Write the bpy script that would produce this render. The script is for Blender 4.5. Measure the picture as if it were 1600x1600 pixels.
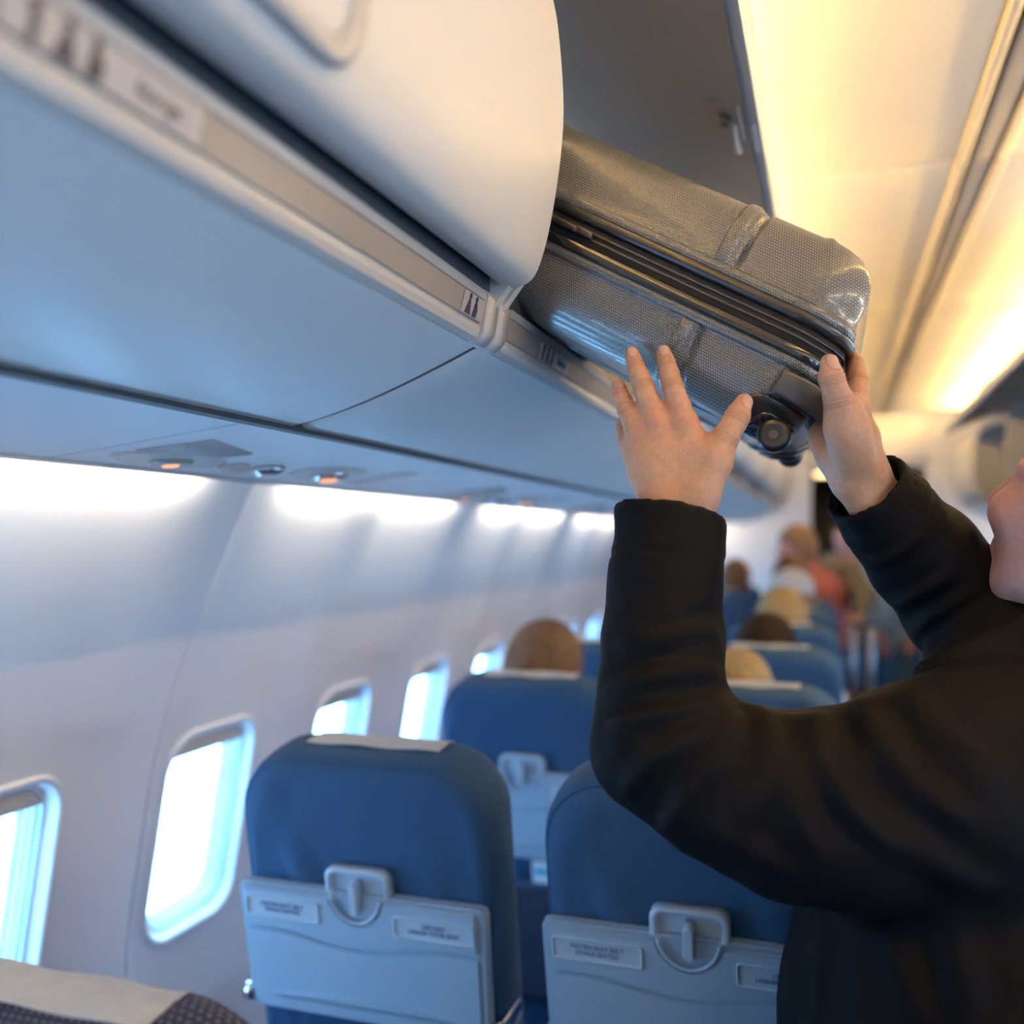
import bpy, bmesh, math, random
import numpy as np
from mathutils import Vector, Matrix

random.seed(7); np.random.seed(7)
SC = bpy.context.scene
for o in list(bpy.data.objects):
    bpy.data.objects.remove(o, do_unlink=True)
COL = SC.collection
R = math.radians

# ------------------------------------------------------------------ camera
FPX = 1500.0                      # focal length in pixels of a 1600 px frame
YAW = math.atan2(500.0, FPX)      # looks a little to the left of the aisle direction
CAMZ = 1.5
CT, ST = math.cos(YAW), math.sin(YAW)
cam_d = bpy.data.cameras.new('camera')
cam = bpy.data.objects.new('camera', cam_d); COL.objects.link(cam)
cam.location = (0, 0, CAMZ)
cam.rotation_euler = (R(90), 0, YAW)
cam_d.sensor_width = 36.0
cam_d.lens = 36.0 * FPX / 1600.0
cam_d.shift_y = 45.0 / 1600.0
cam_d.clip_start = 0.02
cam_d.dof.use_dof = True
cam_d.dof.focus_distance = 0.97
cam_d.dof.aperture_fstop = 2.1
SC.camera = cam

def at(x, y, d):
    """world point seen at pixel (x, y) of the photograph, d metres in front of the lens"""
    u = (x - 800.0) / FPX * d
    return Vector((u * CT - d * ST, u * ST + d * CT, CAMZ + (845.0 - y) / FPX * d))

# ------------------------------------------------------------------ daylight, exposure
W = bpy.data.worlds.new('sky'); SC.world = W
W.use_nodes = True
bg = W.node_tree.nodes['Background']
bg.inputs[0].default_value = (0.22, 0.57, 1.0, 1)
bg.inputs[1].default_value = 24.0
SC.view_settings.view_transform = 'Standard'
SC.view_settings.look = 'None'
SC.view_settings.gamma = 1.0
SC.view_settings.use_curve_mapping = False
SC.view_settings.exposure = 0.0
try:
    SC.cycles.use_denoising = True
    SC.cycles.max_bounces = 10
    SC.cycles.diffuse_bounces = 6
    SC.cycles.sample_clamp_indirect = 6.0
    SC.cycles.caustics_reflective = False
    SC.cycles.caustics_refractive = False
except Exception:
    pass
COVE_STRENGTH = 205.0
COVE_COLOR = (1.0, 0.60, 0.18)
SIDE_STRENGTH = 37.0
SIDE_COLOR = (1.0, 0.86, 0.64)

# ------------------------------------------------------------------ materials
MATS = {}
def mat(name, color, rough=0.5, metal=0.0, bump=None, noise=None, sss=0.0, coat=0.0, spec=0.5, sheen=0.0,
        emit=None, estr=0.0, alpha=1.0, trans=0.0, attr=False, coords='Object'):
    m = bpy.data.materials.new(name); m.use_nodes = True
    nt = m.node_tree; b = nt.nodes['Principled BSDF']
    b.inputs['Base Color'].default_value = (*color, 1)
    b.inputs['Roughness'].default_value = rough
    b.inputs['Metallic'].default_value = metal
    b.inputs['Specular IOR Level'].default_value = spec
    b.inputs['Coat Weight'].default_value = coat
    b.inputs['Sheen Weight'].default_value = sheen
    b.inputs['Alpha'].default_value = alpha
    b.inputs['Transmission Weight'].default_value = trans
    if sss:
        b.inputs['Subsurface Weight'].default_value = sss
        b.inputs['Subsurface Radius'].default_value = (0.012, 0.005, 0.003)
        b.inputs['Subsurface Scale'].default_value = 0.6
    if emit:
        b.inputs['Emission Color'].default_value = (*emit, 1)
        b.inputs['Emission Strength'].default_value = estr
    tc = nt.nodes.new('ShaderNodeTexCoord')
    col_out = None
    if attr:
        a = nt.nodes.new('ShaderNodeAttribute'); a.attribute_name = 'tint'
        nt.links.new(a.outputs['Color'], b.inputs['Base Color']); col_out = a.outputs['Color']
    if noise:                     # (scale, amount): slight mottling of the colour itself
        n = nt.nodes.new('ShaderNodeTexNoise'); n.inputs['Scale'].default_value = noise[0]; n.inputs['Detail'].default_value = 4
        nt.links.new(tc.outputs[coords], n.inputs['Vector'])
        mx = nt.nodes.new('ShaderNodeMix'); mx.data_type = 'RGBA'; mx.blend_type = 'MULTIPLY'
        mr = nt.nodes.new('ShaderNodeMapRange')
        mr.inputs['From Min'].default_value = 0.3; mr.inputs['From Max'].default_value = 0.7
        mr.inputs['To Min'].default_value = 1.0 - noise[1]; mr.inputs['To Max'].default_value = 1.0 + noise[1]
        nt.links.new(n.outputs['Fac'], mr.inputs['Value'])
        mx.inputs['Factor'].default_value = 1.0
        if col_out: nt.links.new(col_out, mx.inputs[6])
        else: mx.inputs[6].default_value = (*color, 1)
        nt.links.new(mr.outputs['Result'], mx.inputs[7])
        nt.links.new(mx.outputs[2], b.inputs['Base Color'])
    if bump:                      # (kind, scale, strength, distance)
        kind, sc, st, di = bump
        if kind == 'noise':
            n = nt.nodes.new('ShaderNodeTexNoise'); n.inputs['Scale'].default_value = sc; n.inputs['Detail'].default_value = 5; out = n.outputs['Fac']
        else:
            n = nt.nodes.new('ShaderNodeTexVoronoi'); n.inputs['Scale'].default_value = sc; out = n.outputs['Distance']
        nt.links.new(tc.outputs[coords], n.inputs['Vector'])
        bp = nt.nodes.new('ShaderNodeBump'); bp.inputs['Strength'].default_value = st; bp.inputs['Distance'].default_value = di
        nt.links.new(out, bp.inputs['Height']); nt.links.new(bp.outputs['Normal'], b.inputs['Normal'])
    MATS[name] = m
    return m

def dot_mat(name, base, dot, pitch, axes, rough, metal, radius=0.28, bump=0.6, coat=0.0, stagger=True, depth=0.0006):
    """staggered dots (woven fabric / embossed shell) laid over two object axes"""
    m = mat(name, base, rough, metal, coat=coat); nt = m.node_tree; b = nt.nodes['Principled BSDF']
    tc = nt.nodes.new('ShaderNodeTexCoord'); sp = nt.nodes.new('ShaderNodeSeparateXYZ')
    nt.links.new(tc.outputs['Object'], sp.inputs[0])
    def M(op, a, c=None):
        n = nt.nodes.new('ShaderNodeMath'); n.operation = op
        for i, v in enumerate((a, c)):
            if v is None: continue
            if isinstance(v, (int, float)): n.inputs[i].default_value = v
            else: nt.links.new(v, n.inputs[i])
        return n.outputs[0]
    u = M('DIVIDE', sp.outputs[axes[0]], pitch); v = M('DIVIDE', sp.outputs[axes[1]], pitch)
    if stagger:
        row = M('FLOOR', v); half = M('MULTIPLY', M('FLOORED_MODULO', row, 2.0), 0.5); u = M('ADD', u, half)
    fu = M('SUBTRACT', M('FRACT', u), 0.5); fv = M('SUBTRACT', M('FRACT', v), 0.5)
    d = M('SQRT', M('ADD', M('MULTIPLY', fu, fu), M('MULTIPLY', fv, fv)))
    mr = nt.nodes.new('ShaderNodeMapRange'); mr.interpolation_type = 'SMOOTHSTEP'
    mr.inputs['From Min'].default_value = radius - 0.12; mr.inputs['From Max'].default_value = radius + 0.12
    mr.inputs['To Min'].default_value = 1; mr.inputs['To Max'].default_value = 0
    nt.links.new(d, mr.inputs['Value'])
    mx = nt.nodes.new('ShaderNodeMix'); mx.data_type = 'RGBA'
    nt.links.new(mr.outputs['Result'], mx.inputs['Factor'])
    mx.inputs[6].default_value = (*base, 1); mx.inputs[7].default_value = (*dot, 1)
    nt.links.new(mx.outputs[2], b.inputs['Base Color'])
    bp = nt.nodes.new('ShaderNodeBump'); bp.inputs['Strength'].default_value = bump; bp.inputs['Distance'].default_value = depth
    nt.links.new(mr.outputs['Result'], bp.inputs['Height']); nt.links.new(bp.outputs['Normal'], b.inputs['Normal'])
    return m

def emit_mat(name, color, strength):
    m = bpy.data.materials.new(name); m.use_nodes = True; nt = m.node_tree
    nt.nodes.remove(nt.nodes['Principled BSDF'])
    e = nt.nodes.new('ShaderNodeEmission'); e.inputs[0].default_value = (*color, 1); e.inputs[1].default_value = strength
    nt.links.new(e.outputs[0], nt.nodes['Material Output'].inputs[0]); MATS[name] = m
    return m

mat('plastic_wall', (0.76, 0.77, 0.83), 0.42, noise=(3, 0.02), bump=('noise', 900, 0.06, 0.001))
mat('plastic_bin', (0.60, 0.595, 0.59), 0.36, noise=(4, 0.02), bump=('noise', 700, 0.06, 0.001))
mat('plastic_bin_inner', (0.42, 0.38, 0.33), 0.5, noise=(8, 0.05), bump=('noise', 600, 0.08, 0.001))
mat('plastic_trim', (0.46, 0.45, 0.44), 0.35)
mat('plastic_psu', (0.66, 0.68, 0.72), 0.35, noise=(6, 0.02))
mat('plastic_dark', (0.05, 0.055, 0.065), 0.4)
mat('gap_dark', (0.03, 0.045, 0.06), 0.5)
mat('rail_beige', (0.30, 0.27, 0.245), 0.25, coat=0.4)
mat('rail_grey', (0.33, 0.35, 0.38), 0.3, coat=0.3)
mat('label_white', (0.38, 0.365, 0.375), 0.35)
mat('ink', (0.035, 0.03, 0.045), 0.5)
mat('ink_blue', (0.05, 0.10, 0.22), 0.5)
mat('ceiling_panel', (0.74, 0.71, 0.66), 0.5, noise=(2, 0.02), bump=('noise', 500, 0.05, 0.001))
mat('channel_rim', (0.60, 0.56, 0.50), 0.3)
mat('channel_mid', (0.45, 0.42, 0.38), 0.35)
mat('bezel', (0.80, 0.82, 0.85), 0.28, coat=0.2)
mat('shade', (0.52, 0.49, 0.44), 0.4)
mat('gasket', (0.25, 0.40, 0.52), 0.4)
mat('carpet', (0.03, 0.04, 0.07), 0.95, bump=('noise', 300, 0.5, 0.004), noise=(40, 0.2))
mat('tray_grey', (0.30, 0.41, 0.52), 0.32, noise=(6, 0.02), bump=('noise', 900, 0.05, 0.001))
mat('tray_edge', (0.40, 0.49, 0.58), 0.3)
mat('chrome', (0.7, 0.72, 0.75), 0.18, metal=1.0)
mat('cloth_white', (0.78, 0.73, 0.66), 0.9, bump=('noise', 400, 0.3, 0.001), noise=(60, 0.06))
mat('pocket_dark', (0.012, 0.022, 0.055), 0.8, bump=('noise', 200, 0.4, 0.002))
mat('metal_grey', (0.35, 0.36, 0.38), 0.4, metal=0.6)
mat('card_white', (0.75, 0.78, 0.80), 0.4)
mat('card_red', (0.75, 0.03, 0.06), 0.4)
mat('card_blue', (0.05, 0.30, 0.60), 0.4)
mat('rubber_black', (0.012, 0.013, 0.016), 0.33, coat=0.25)
mat('gloss_black', (0.010, 0.011, 0.013), 0.16, coat=0.6)
mat('zip_tape', (0.010, 0.010, 0.011), 0.8, bump=('noise', 900, 0.5, 0.001))
mat('zip_teeth', (0.09, 0.085, 0.08), 0.3, metal=0.5)
mat('wheel_black', (0.008, 0.009, 0.012), 0.35, coat=0.15)
mat('skin', (0.62, 0.36, 0.25), 0.48, sss=0.18, attr=True, noise=(180, 0.07), bump=('noise', 380, 0.35, 0.0014))
mat('jacket', (0.0030, 0.0034, 0.0050), 0.66, sheen=0.0, bump=('noise', 1100, 0.25, 0.0007), noise=(9, 0.15), spec=0.08)
mat('jacket_lining', (0.01, 0.011, 0.014), 0.8)
mat('trousers', (0.02, 0.025, 0.04), 0.85, bump=('noise', 600, 0.3, 0.001))
mat('shoe', (0.015, 0.013, 0.012), 0.4)
mat('hair_brown', (0.11, 0.05, 0.018), 0.45, bump=('noise', 260, 0.8, 0.004), noise=(70, 0.35))
mat('hair_dark', (0.014, 0.007, 0.005), 0.7, spec=0.15, bump=('noise', 260, 0.8, 0.004), noise=(70, 0.3))
mat('hair_blond', (0.42, 0.26, 0.09), 0.5, bump=('noise', 260, 0.8, 0.004), noise=(70, 0.25))
mat('hair_grey', (0.30, 0.17, 0.08), 0.55, bump=('noise', 260, 0.6, 0.003), noise=(70, 0.25))
mat('shirt_pink', (0.62, 0.17, 0.15), 0.8, bump=('noise', 300, 0.3, 0.002))
mat('coat_olive', (0.13, 0.115, 0.085), 0.85, bump=('noise', 300, 0.3, 0.002))
mat('coat_grey', (0.26, 0.23, 0.20), 0.85, bump=('noise', 300, 0.3, 0.002))
mat('shirt_white', (0.72, 0.70, 0.68), 0.8, bump=('noise', 300, 0.3, 0.002))
mat('shirt_pale', (0.30, 0.42, 0.55), 0.8, bump=('noise', 300, 0.3, 0.002))
mat('shirt_blue', (0.03, 0.10, 0.26), 0.8, bump=('noise', 300, 0.3, 0.002))
mat('jeans_blue', (0.015, 0.07, 0.19), 0.85, bump=('noise', 400, 0.3, 0.002))
mat('bag_black', (0.012, 0.012, 0.012), 0.6, bump=('noise', 300, 0.4, 0.002))
mat('bag_brown', (0.10, 0.06, 0.03), 0.6, bump=('noise', 300, 0.4, 0.002))
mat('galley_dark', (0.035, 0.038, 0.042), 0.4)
mat('silver', (0.85, 0.88, 0.92), 0.40, metal=0.7)
dot_mat('seat_fabric', (0.008, 0.050, 0.135), (0.012, 0.068, 0.165), 0.0042, (0, 2), 0.85, 0.0, radius=0.3, bump=0.25)
dot_mat('seat_fabric_near', (0.010, 0.018, 0.055), (0.30, 0.32, 0.40), 0.0075, (0, 1), 0.85, 0.0, radius=0.14, bump=0.4)
dot_mat('shell_grey', (0.125, 0.125, 0.122), (0.36, 0.36, 0.35), 0.0028, (0, 2), 0.30, 0.45, radius=0.27, bump=0.9, coat=0.25)
emit_mat('cove_glow', COVE_COLOR, COVE_STRENGTH)
emit_mat('side_glow', SIDE_COLOR, SIDE_STRENGTH)
emit_mat('reading_glow', (1.0, 0.42, 0.22), 1.5)
emit_mat('galley_glow', (1.0, 0.72, 0.34), 5.0)
def pane_mat():
    m = bpy.data.materials.new('pane'); m.use_nodes = True; nt = m.node_tree; nt.nodes.remove(nt.nodes['Principled BSDF'])
    t = nt.nodes.new('ShaderNodeBsdfTransparent'); t.inputs[0].default_value = (0.96, 0.985, 1.0, 1)
    gl = nt.nodes.new('ShaderNodeBsdfGlossy'); gl.inputs['Roughness'].default_value = 0.03
    mx = nt.nodes.new('ShaderNodeMixShader'); mx.inputs[0].default_value = 0.05; nt.links.new(t.outputs[0], mx.inputs[1]); nt.links.new(gl.outputs[0], mx.inputs[2])
    nt.links.new(mx.outputs[0], nt.nodes['Material Output'].inputs[0]); MATS['pane'] = m
pane_mat()

# ------------------------------------------------------------------ mesh tools
class MB:
    """collects vertices and faces; build() links them as one mesh object"""
    def __init__(s): s.v = []; s.f = []; s.sm = []
    def add(s, verts, faces, smooth=True):
        o = len(s.v); s.v += [tuple(p) for p in verts]
        for f in faces: s.f.append(tuple(i + o for i in f)); s.sm.append(smooth)
        return s
    def box(s, c, size, smooth=False):
        cx, cy, cz = c; x, y, z = (q / 2 for q in size)
        v = [(cx + i * x, cy + j * y, cz + k * z) for k in (-1, 1) for j in (-1, 1) for i in (-1, 1)]
        return s.add(v, [(0, 2, 3, 1), (4, 5, 7, 6), (0, 1, 5, 4), (2, 6, 7, 3), (0, 4, 6, 2), (1, 3, 7, 5)], smooth)
    def rbox(s, c, size, r, seg=2):
        c = Vector(c); h = [q / 2 for q in size]; r = min(r, min(h) * 0.98)
        vals = []
        for a in range(3):
            i = h[a] - r
            t = [-h[a] + 0.0] 
            arr = [-1 + k / seg for k in range(seg)]            # corner fraction -1..0
            vals.append([('n', q) for q in arr] + [('n', 0.0)] + [('p', q / seg) for q in range(seg + 1)])
        n = len(vals[0]); idx = {}; verts = []; faces = []
        def coord(a, k):
            kind, q = vals[a][k]; i = h[a] - r
            return (-i if kind == 'n' else i), q
        def vid(key):
            if key in idx: return idx[key]
            base = []; off = []
            for a in range(3):
                b_, q = coord(a, key[a]); base.append(b_); off.append(math.tan(q * math.pi / 4))
            o_ = Vector(off); o_ = o_.normalized() * r if o_.length > 1e-9 else o_
            verts.append(c + Vector(base) + o_); idx[key] = len(verts) - 1
            return idx[key]
        for a in range(3):
            b1, b2 = (a + 1) % 3, (a + 2) % 3
            for side in (0, n - 1):
                for i in range(n - 1):
                    for j in range(n - 1):
                        q = []
                        for (ii, jj) in ((i, j), (i + 1, j), (i + 1, j + 1), (i, j + 1)):
                            k = [0, 0, 0]; k[a] = side; k[b1] = ii; k[b2] = jj; q.append(vid(tuple(k)))
                        faces.append(tuple(q) if side else tuple(reversed(q)))
        return s.add(verts, faces)
    def rings(s, rings, closed=True, cap0=True, cap1=True, smooth=True, flip=False):
        n = len(rings[0]); v = [p for r_ in rings for p in r_]; f = []
        for a in range(len(rings) - 1):
            for i in range(n if closed else n - 1):
                j = (i + 1) % n; q = (a * n + i, a * n + j, (a + 1) * n + j, (a + 1) * n + i)
                f.append(tuple(reversed(q)) if flip else q)
        s.add(v, f, smooth)
        o = len(s.v) - len(v)
        if cap0: s.f.append(tuple(o + i for i in (range(n) if flip else reversed(range(n))))); s.sm.append(False)
        if cap1:
            b_ = o + (len(rings) - 1) * n
            s.f.append(tuple(b_ + i for i in (reversed(range(n)) if flip else range(n)))); s.sm.append(False)
        return s
    def tube(s, path, r, n=10, caps=True):
        path = [Vector(p) for p in path]; rs = r if isinstance(r, (list, tuple)) else [r] * len(path)
        up = None; rr = []
        for i, p in enumerate(path):
            t = (path[min(i + 1, len(path) - 1)] - path[max(i - 1, 0)]).normalized()
            if up is None: up = t.orthogonal().normalized()
            up = (up - t * up.dot(t)).normalized(); w = t.cross(up)
            rr.append([p + up * rs[i] * math.cos(2 * math.pi * k / n) + w * rs[i] * math.sin(2 * math.pi * k / n) for k in range(n)])
        return s.rings(rr, cap0=caps, cap1=caps)
    def prism(s, poly, y0, y1, smooth=False, axis=1):
        """polygon in (x, z) pushed along y"""
        def P(p, y): return (p[0], y, p[1]) if axis == 1 else ((y, p[0], p[1]) if axis == 0 else (p[0], p[1], y))
        return s.rings([[P(p, y0) for p in poly], [P(p, y1) for p in poly]], smooth=smooth)
    def sheet(s, rows, smooth=True, flip=False):
        return s.rings(rows, closed=False, cap0=False, cap1=False, smooth=smooth, flip=flip)
    def mesh(s, name):
        me = bpy.data.meshes.new(name); me.from_pydata(s.v, [], s.f)
        me.polygons.foreach_set('use_smooth', s.sm); me.update()
        bm = bmesh.new(); bm.from_mesh(me)
        bmesh.ops.recalc_face_normals(bm, faces=bm.faces[:]); bm.to_mesh(me); bm.free()
        return me
    def build(s, name, m, parent=None, loc=None, sharp=None):
        me = s.mesh(name)
        if sharp is not None: me.set_sharp_from_angle(angle=R(sharp))
        return link(name, me, m, parent, loc)

def link(name, me, m, parent=None, loc=None):
    if m is not None:
        mm = MATS[m] if isinstance(m, str) else m
        if not me.materials: me.materials.append(mm)
    o = bpy.data.objects.new(name, me); COL.objects.link(o)
    if parent: o.parent = parent
    if loc: o.location = loc
    return o
def empty(name, loc=(0, 0, 0), rot=(0, 0, 0)):
    o = bpy.data.objects.new(name, None); COL.objects.link(o); o.location = loc; o.rotation_euler = rot
    o.empty_display_size = 0.05
    return o
def tag(o, label, cat=None, group=None, kind=None):
    if label: o['label'] = label
    if cat: o['category'] = cat
    if group: o['group'] = group
    if kind: o['kind'] = kind
    return o
def copy_tree(o, parent=None):
    c = o.copy(); COL.objects.link(c); c.parent = parent
    for ch in [q for q in CHILD.get(o.name, [])]:
        copy_tree(ch, c)
    return c
CHILD = {}
def index_children():
    CHILD.clear()
    for o in bpy.data.objects:
        if o.parent: CHILD.setdefault(o.parent.name, []).append(o)

def rrect(hw, hh, r, n=6, cx=0.0, cz=0.0, rb=None):
    """rounded rectangle outline in a plane, counter-clockwise; rb = radius of the two lower corners"""
    rb = r if rb is None else rb; pts = []
    for (sx, sz, a0, rr) in ((1, -1, -90, rb), (1, 1, 0, r), (-1, 1, 90, r), (-1, -1, 180, rb)):
        rr = max(rr, 1e-4)
        for k in range(n + 1):
            a = R(a0 + 90 * k / n)
            pts.append((cx + sx * (hw - rr) + rr * math.cos(a), cz + sz * (hh - rr) + rr * math.sin(a)))
    return pts
def spline(pts, n):
    """Catmull-Rom through pts, n samples per span"""
    P = [Vector(p) for p in pts]; out = []
    for i in range(len(P) - 1):
        p0 = P[max(i - 1, 0)]; p1 = P[i]; p2 = P[i + 1]; p3 = P[min(i + 2, len(P) - 1)]
        for k in range(n):
            t = k / n
            out.append(0.5 * ((2 * p1) + (p2 - p0) * t + (2 * p0 - 5 * p1 + 4 * p2 - p3) * t * t + (3 * p1 - p0 - 3 * p2 + p3) * t ** 3))
    out.append(P[-1].copy()); return out
def text_mesh(body, size, name='text'):
    c = bpy.data.curves.new(name, 'FONT'); c.body = body; c.size = size; c.align_x = 'CENTER'; c.align_y = 'CENTER'
    c.extrude = 0.0003; c.resolution_u = 2
    o = bpy.data.objects.new(name, c); COL.objects.link(o)
    dg = bpy.context.evaluated_depsgraph_get()
    me = bpy.data.meshes.new_from_object(o.evaluated_get(dg)); me.name = name
    bpy.data.objects.remove(o); bpy.data.curves.remove(c)
    me.materials.clear()
    return me

# ================================================================== the cabin shell
XC = 0.25                          # centre of the cabin
MOD = 1.016                        # two window pitches
SEAM0 = 1.342                      # a sidewall joint
Y_BACK, Y_FRONT = -1.5, 7.30
def H(h): return CAMZ + h
def mirx(x, side): return x if side < 0 else 2 * XC - x

WALL = [(-0.872, 0.165), (-0.890, 0.125), (-0.907, 0.086), (-0.955, -0.005), (-1.0, -0.108), (-1.042, -0.21), (-1.075, -0.303), (-1.102, -0.40),
        (-1.124, -0.50), (-1.141, -0.60), (-1.152, -0.70), (-1.158, -0.85), (-1.150, -1.05), (-1.12, -1.28), (-1.06, -1.5)]
_w = spline([(x, 0, h) for x, h in WALL], 8)
_arc = [0.0]
for a_, b_ in zip(_w[:-1], _w[1:]): _arc.append(_arc[-1] + (b_ - a_).length)
S_LEN = _arc[-1]
def wall_pt(s):
    s = min(max(s, 0), S_LEN - 1e-6)
    i = int(np.searchsorted(_arc, s, side='right')) - 1; i = min(max(i, 0), len(_w) - 2)
    t = (s - _arc[i]) / (_arc[i + 1] - _arc[i]); p = _w[i].lerp(_w[i + 1], t)
    d = (_w[i + 1] - _w[i]).normalized()
    return p.x, p.z, (-d.z, d.x)          # point and the normal that points into the cabin
def s_at(h):
    for i in range(len(_w) - 1):
        if _w[i].z >= h >= _w[i + 1].z:
            t = (_w[i].z - h) / (_w[i].z - _w[i + 1].z); return _arc[i] + t * (_arc[i + 1] - _arc[i])
def wpos(side, y, s, d):
    x, h, n = wall_pt(s)
    return Vector((mirx(x + n[0] * d, side), y, H(h + n[1] * d)))
S_WC = s_at(-0.535)                # window centre
WHW, WHH, WR = 0.140, 0.202, 0.072
WIN_Y = (0.188, 0.696)
TILE = ((0.0, 0.43), (0.43, MOD))
def sstep(a, b, x):
    t = min(max((x - a) / (b - a), 0), 1); return t * t * (3 - 2 * t)
def relief(y):                     # shallow pilasters between the windows
    d = min(abs(y - WIN_Y[0]), abs(y - WIN_Y[1]), abs(y - MOD - WIN_Y[0]))
    return 0.017 * sstep(0.160, 0.200, d)

def wall_panel_mesh(side):
    mb = MB(); n = 8; S0, S1 = S_WC - 0.255, S_WC + 0.255
    g = 0.0055
    tops = set(); bots = set()
    for (ta, tb), yc in zip(TILE, WIN_Y):
        ta = max(ta, g); tb = min(tb, MOD - g)
        loop = rrect(WHW, WHH, WR, n); outer = []
        for ci, (sx, sz) in enumerate(((1, -1), (1, 1), (-1, 1), (-1, -1))):
            ex = tb if sx > 0 else ta; ez = S1 if sz < 0 else S0
            for k in range(n + 1):
                t = k / n; fx = yc + sx * (WHW - WR); fz = S_WC - sz * (WHH - WR)
                first_horizontal = (sx, sz) in ((1, -1), (-1, 1))
                if t < 0.5:
                    q = t / 0.5
                    p = (fx + (ex - fx) * q, ez) if first_horizontal else (ex, fz + (ez - fz) * q)
                else:
                    q = (t - 0.5) / 0.5
                    p = (ex, ez + (fz - ez) * q) if first_horizontal else (ex + (fx - ex) * q, ez)
                outer.append(p)
                if abs(p[1] - S0) < 1e-6: tops.add(round(p[0], 5))
                if abs(p[1] - S1) < 1e-6: bots.add(round(p[0], 5))
        rows = []
        for q in (0, 0.25, 0.5, 0.75, 1.0):
            row = []
            for (lx, lz), (ox, oz) in zip(loop, outer):
                y = ox + (yc + lx - ox) * q; s = oz + (S_WC - lz - oz) * q
                dd = relief(y) * (1 - q ** 3)
                row.append(wpos(side, y, s, dd))
            rows.append(row)
        mb.rings(rows, cap0=False, cap1=False)
    for ys, sa, sb, m in ((sorted(tops), 0.0, S0, 16), (sorted(bots), S1, S_LEN, 14)):
        rows = [[wpos(side, y, sa + (sb - sa) * k / m, relief(y)) for y in ys] for k in range(m + 1)]
        mb.sheet(rows)
    for y, dy in ((g, 1), (MOD - g, -1)):        # returned edges at the joints
        rows = [[wpos(side, y, S_LEN * k / 60, relief(y)) for k in range(61)], [wpos(side, y, S_LEN * k / 60, relief(y) - 0.012) for k in range(61)]]
        mb.sheet(rows, smooth=False)
    me = mb.mesh('wall_panel')
    bm = bmesh.new(); bm.from_mesh(me); bmesh.ops.remove_doubles(bm, verts=bm.verts[:], dist=1e-4)
    bmesh.ops.recalc_face_normals(bm, faces=bm.faces[:]); bm.to_mesh(me); bm.free()
    me.set_sharp_from_angle(angle=R(50))
    return me

def loop3(side, yc, hw, hh, r, d, n=8):
    hh += .014
    return [wpos(side, yc + x, S_WC - z, d) for x, z in rrect(hw, hh, r, n)]
def window_meshes(side):
    out = {}
    mb = MB(); mb.rings([loop3(side, 0, *q) for q in ((.141, .189, .073, -.004), (.1405, .1885, .0725, .004), (.137, .185, .070, .0065), (.131, .179, .067, .0055),
        (.128, .176, .064, .001), (.124, .172, .060, -.006), (.120, .168, .057, -.012), (.1145, .1625, .054, -.0135))], cap0=False, cap1=False)
    out['bezel_frame'] = (mb.mesh('bezel_frame'), 'bezel')
    mb = MB(); mb.rings([loop3(side, 0, *q) for q in ((.1145, .1625, .054, -.0135), (.1135, .1615, .053, -.020))], cap0=False, cap1=False)
    out['shade_track'] = (mb.mesh('shade_track'), 'gasket')
    mb = MB(); mb.rings([loop3(side, 0, *q) for q in ((.120, .168, .057, -.020), (.110, .158, .053, -.021), (.109, .157, .052, -.030), (.105, .153, .051, -.031),
        (.104, .152, .050, -.040), (.099, .147, .049, -.041), (.098, .146, .049, -.050))], cap0=False, cap1=False)
    out['inner_frame'] = (mb.mesh('inner_frame'), 'bezel')
    mb = MB(); mb.rings([loop3(side, 0, *q) for q in ((.100, .148, .049, -.046), (.100, .148, .049, -.049))])
    out['window_pane'] = (mb.mesh('window_pane'), 'pane')
    mb = MB()                                           # the pulled-up shade, its lower edge in view
    def shade_row(z, d, k):
        z += .014
        return [wpos(side, -0.108 + 0.216 * i / 10, S_WC - z, d) for i in range(11)]
    mb.sheet([shade_row(.162, -.0155, 0), shade_row(.140, -.0155, 0), shade_row(.136, -.011, 0), shade_row(.131, -.012, 0), shade_row(.131, -.0185, 0), shade_row(.162, -.0185, 0)])
    out['window_shade'] = (mb.mesh('window_shade'), 'shade')
    return out

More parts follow.
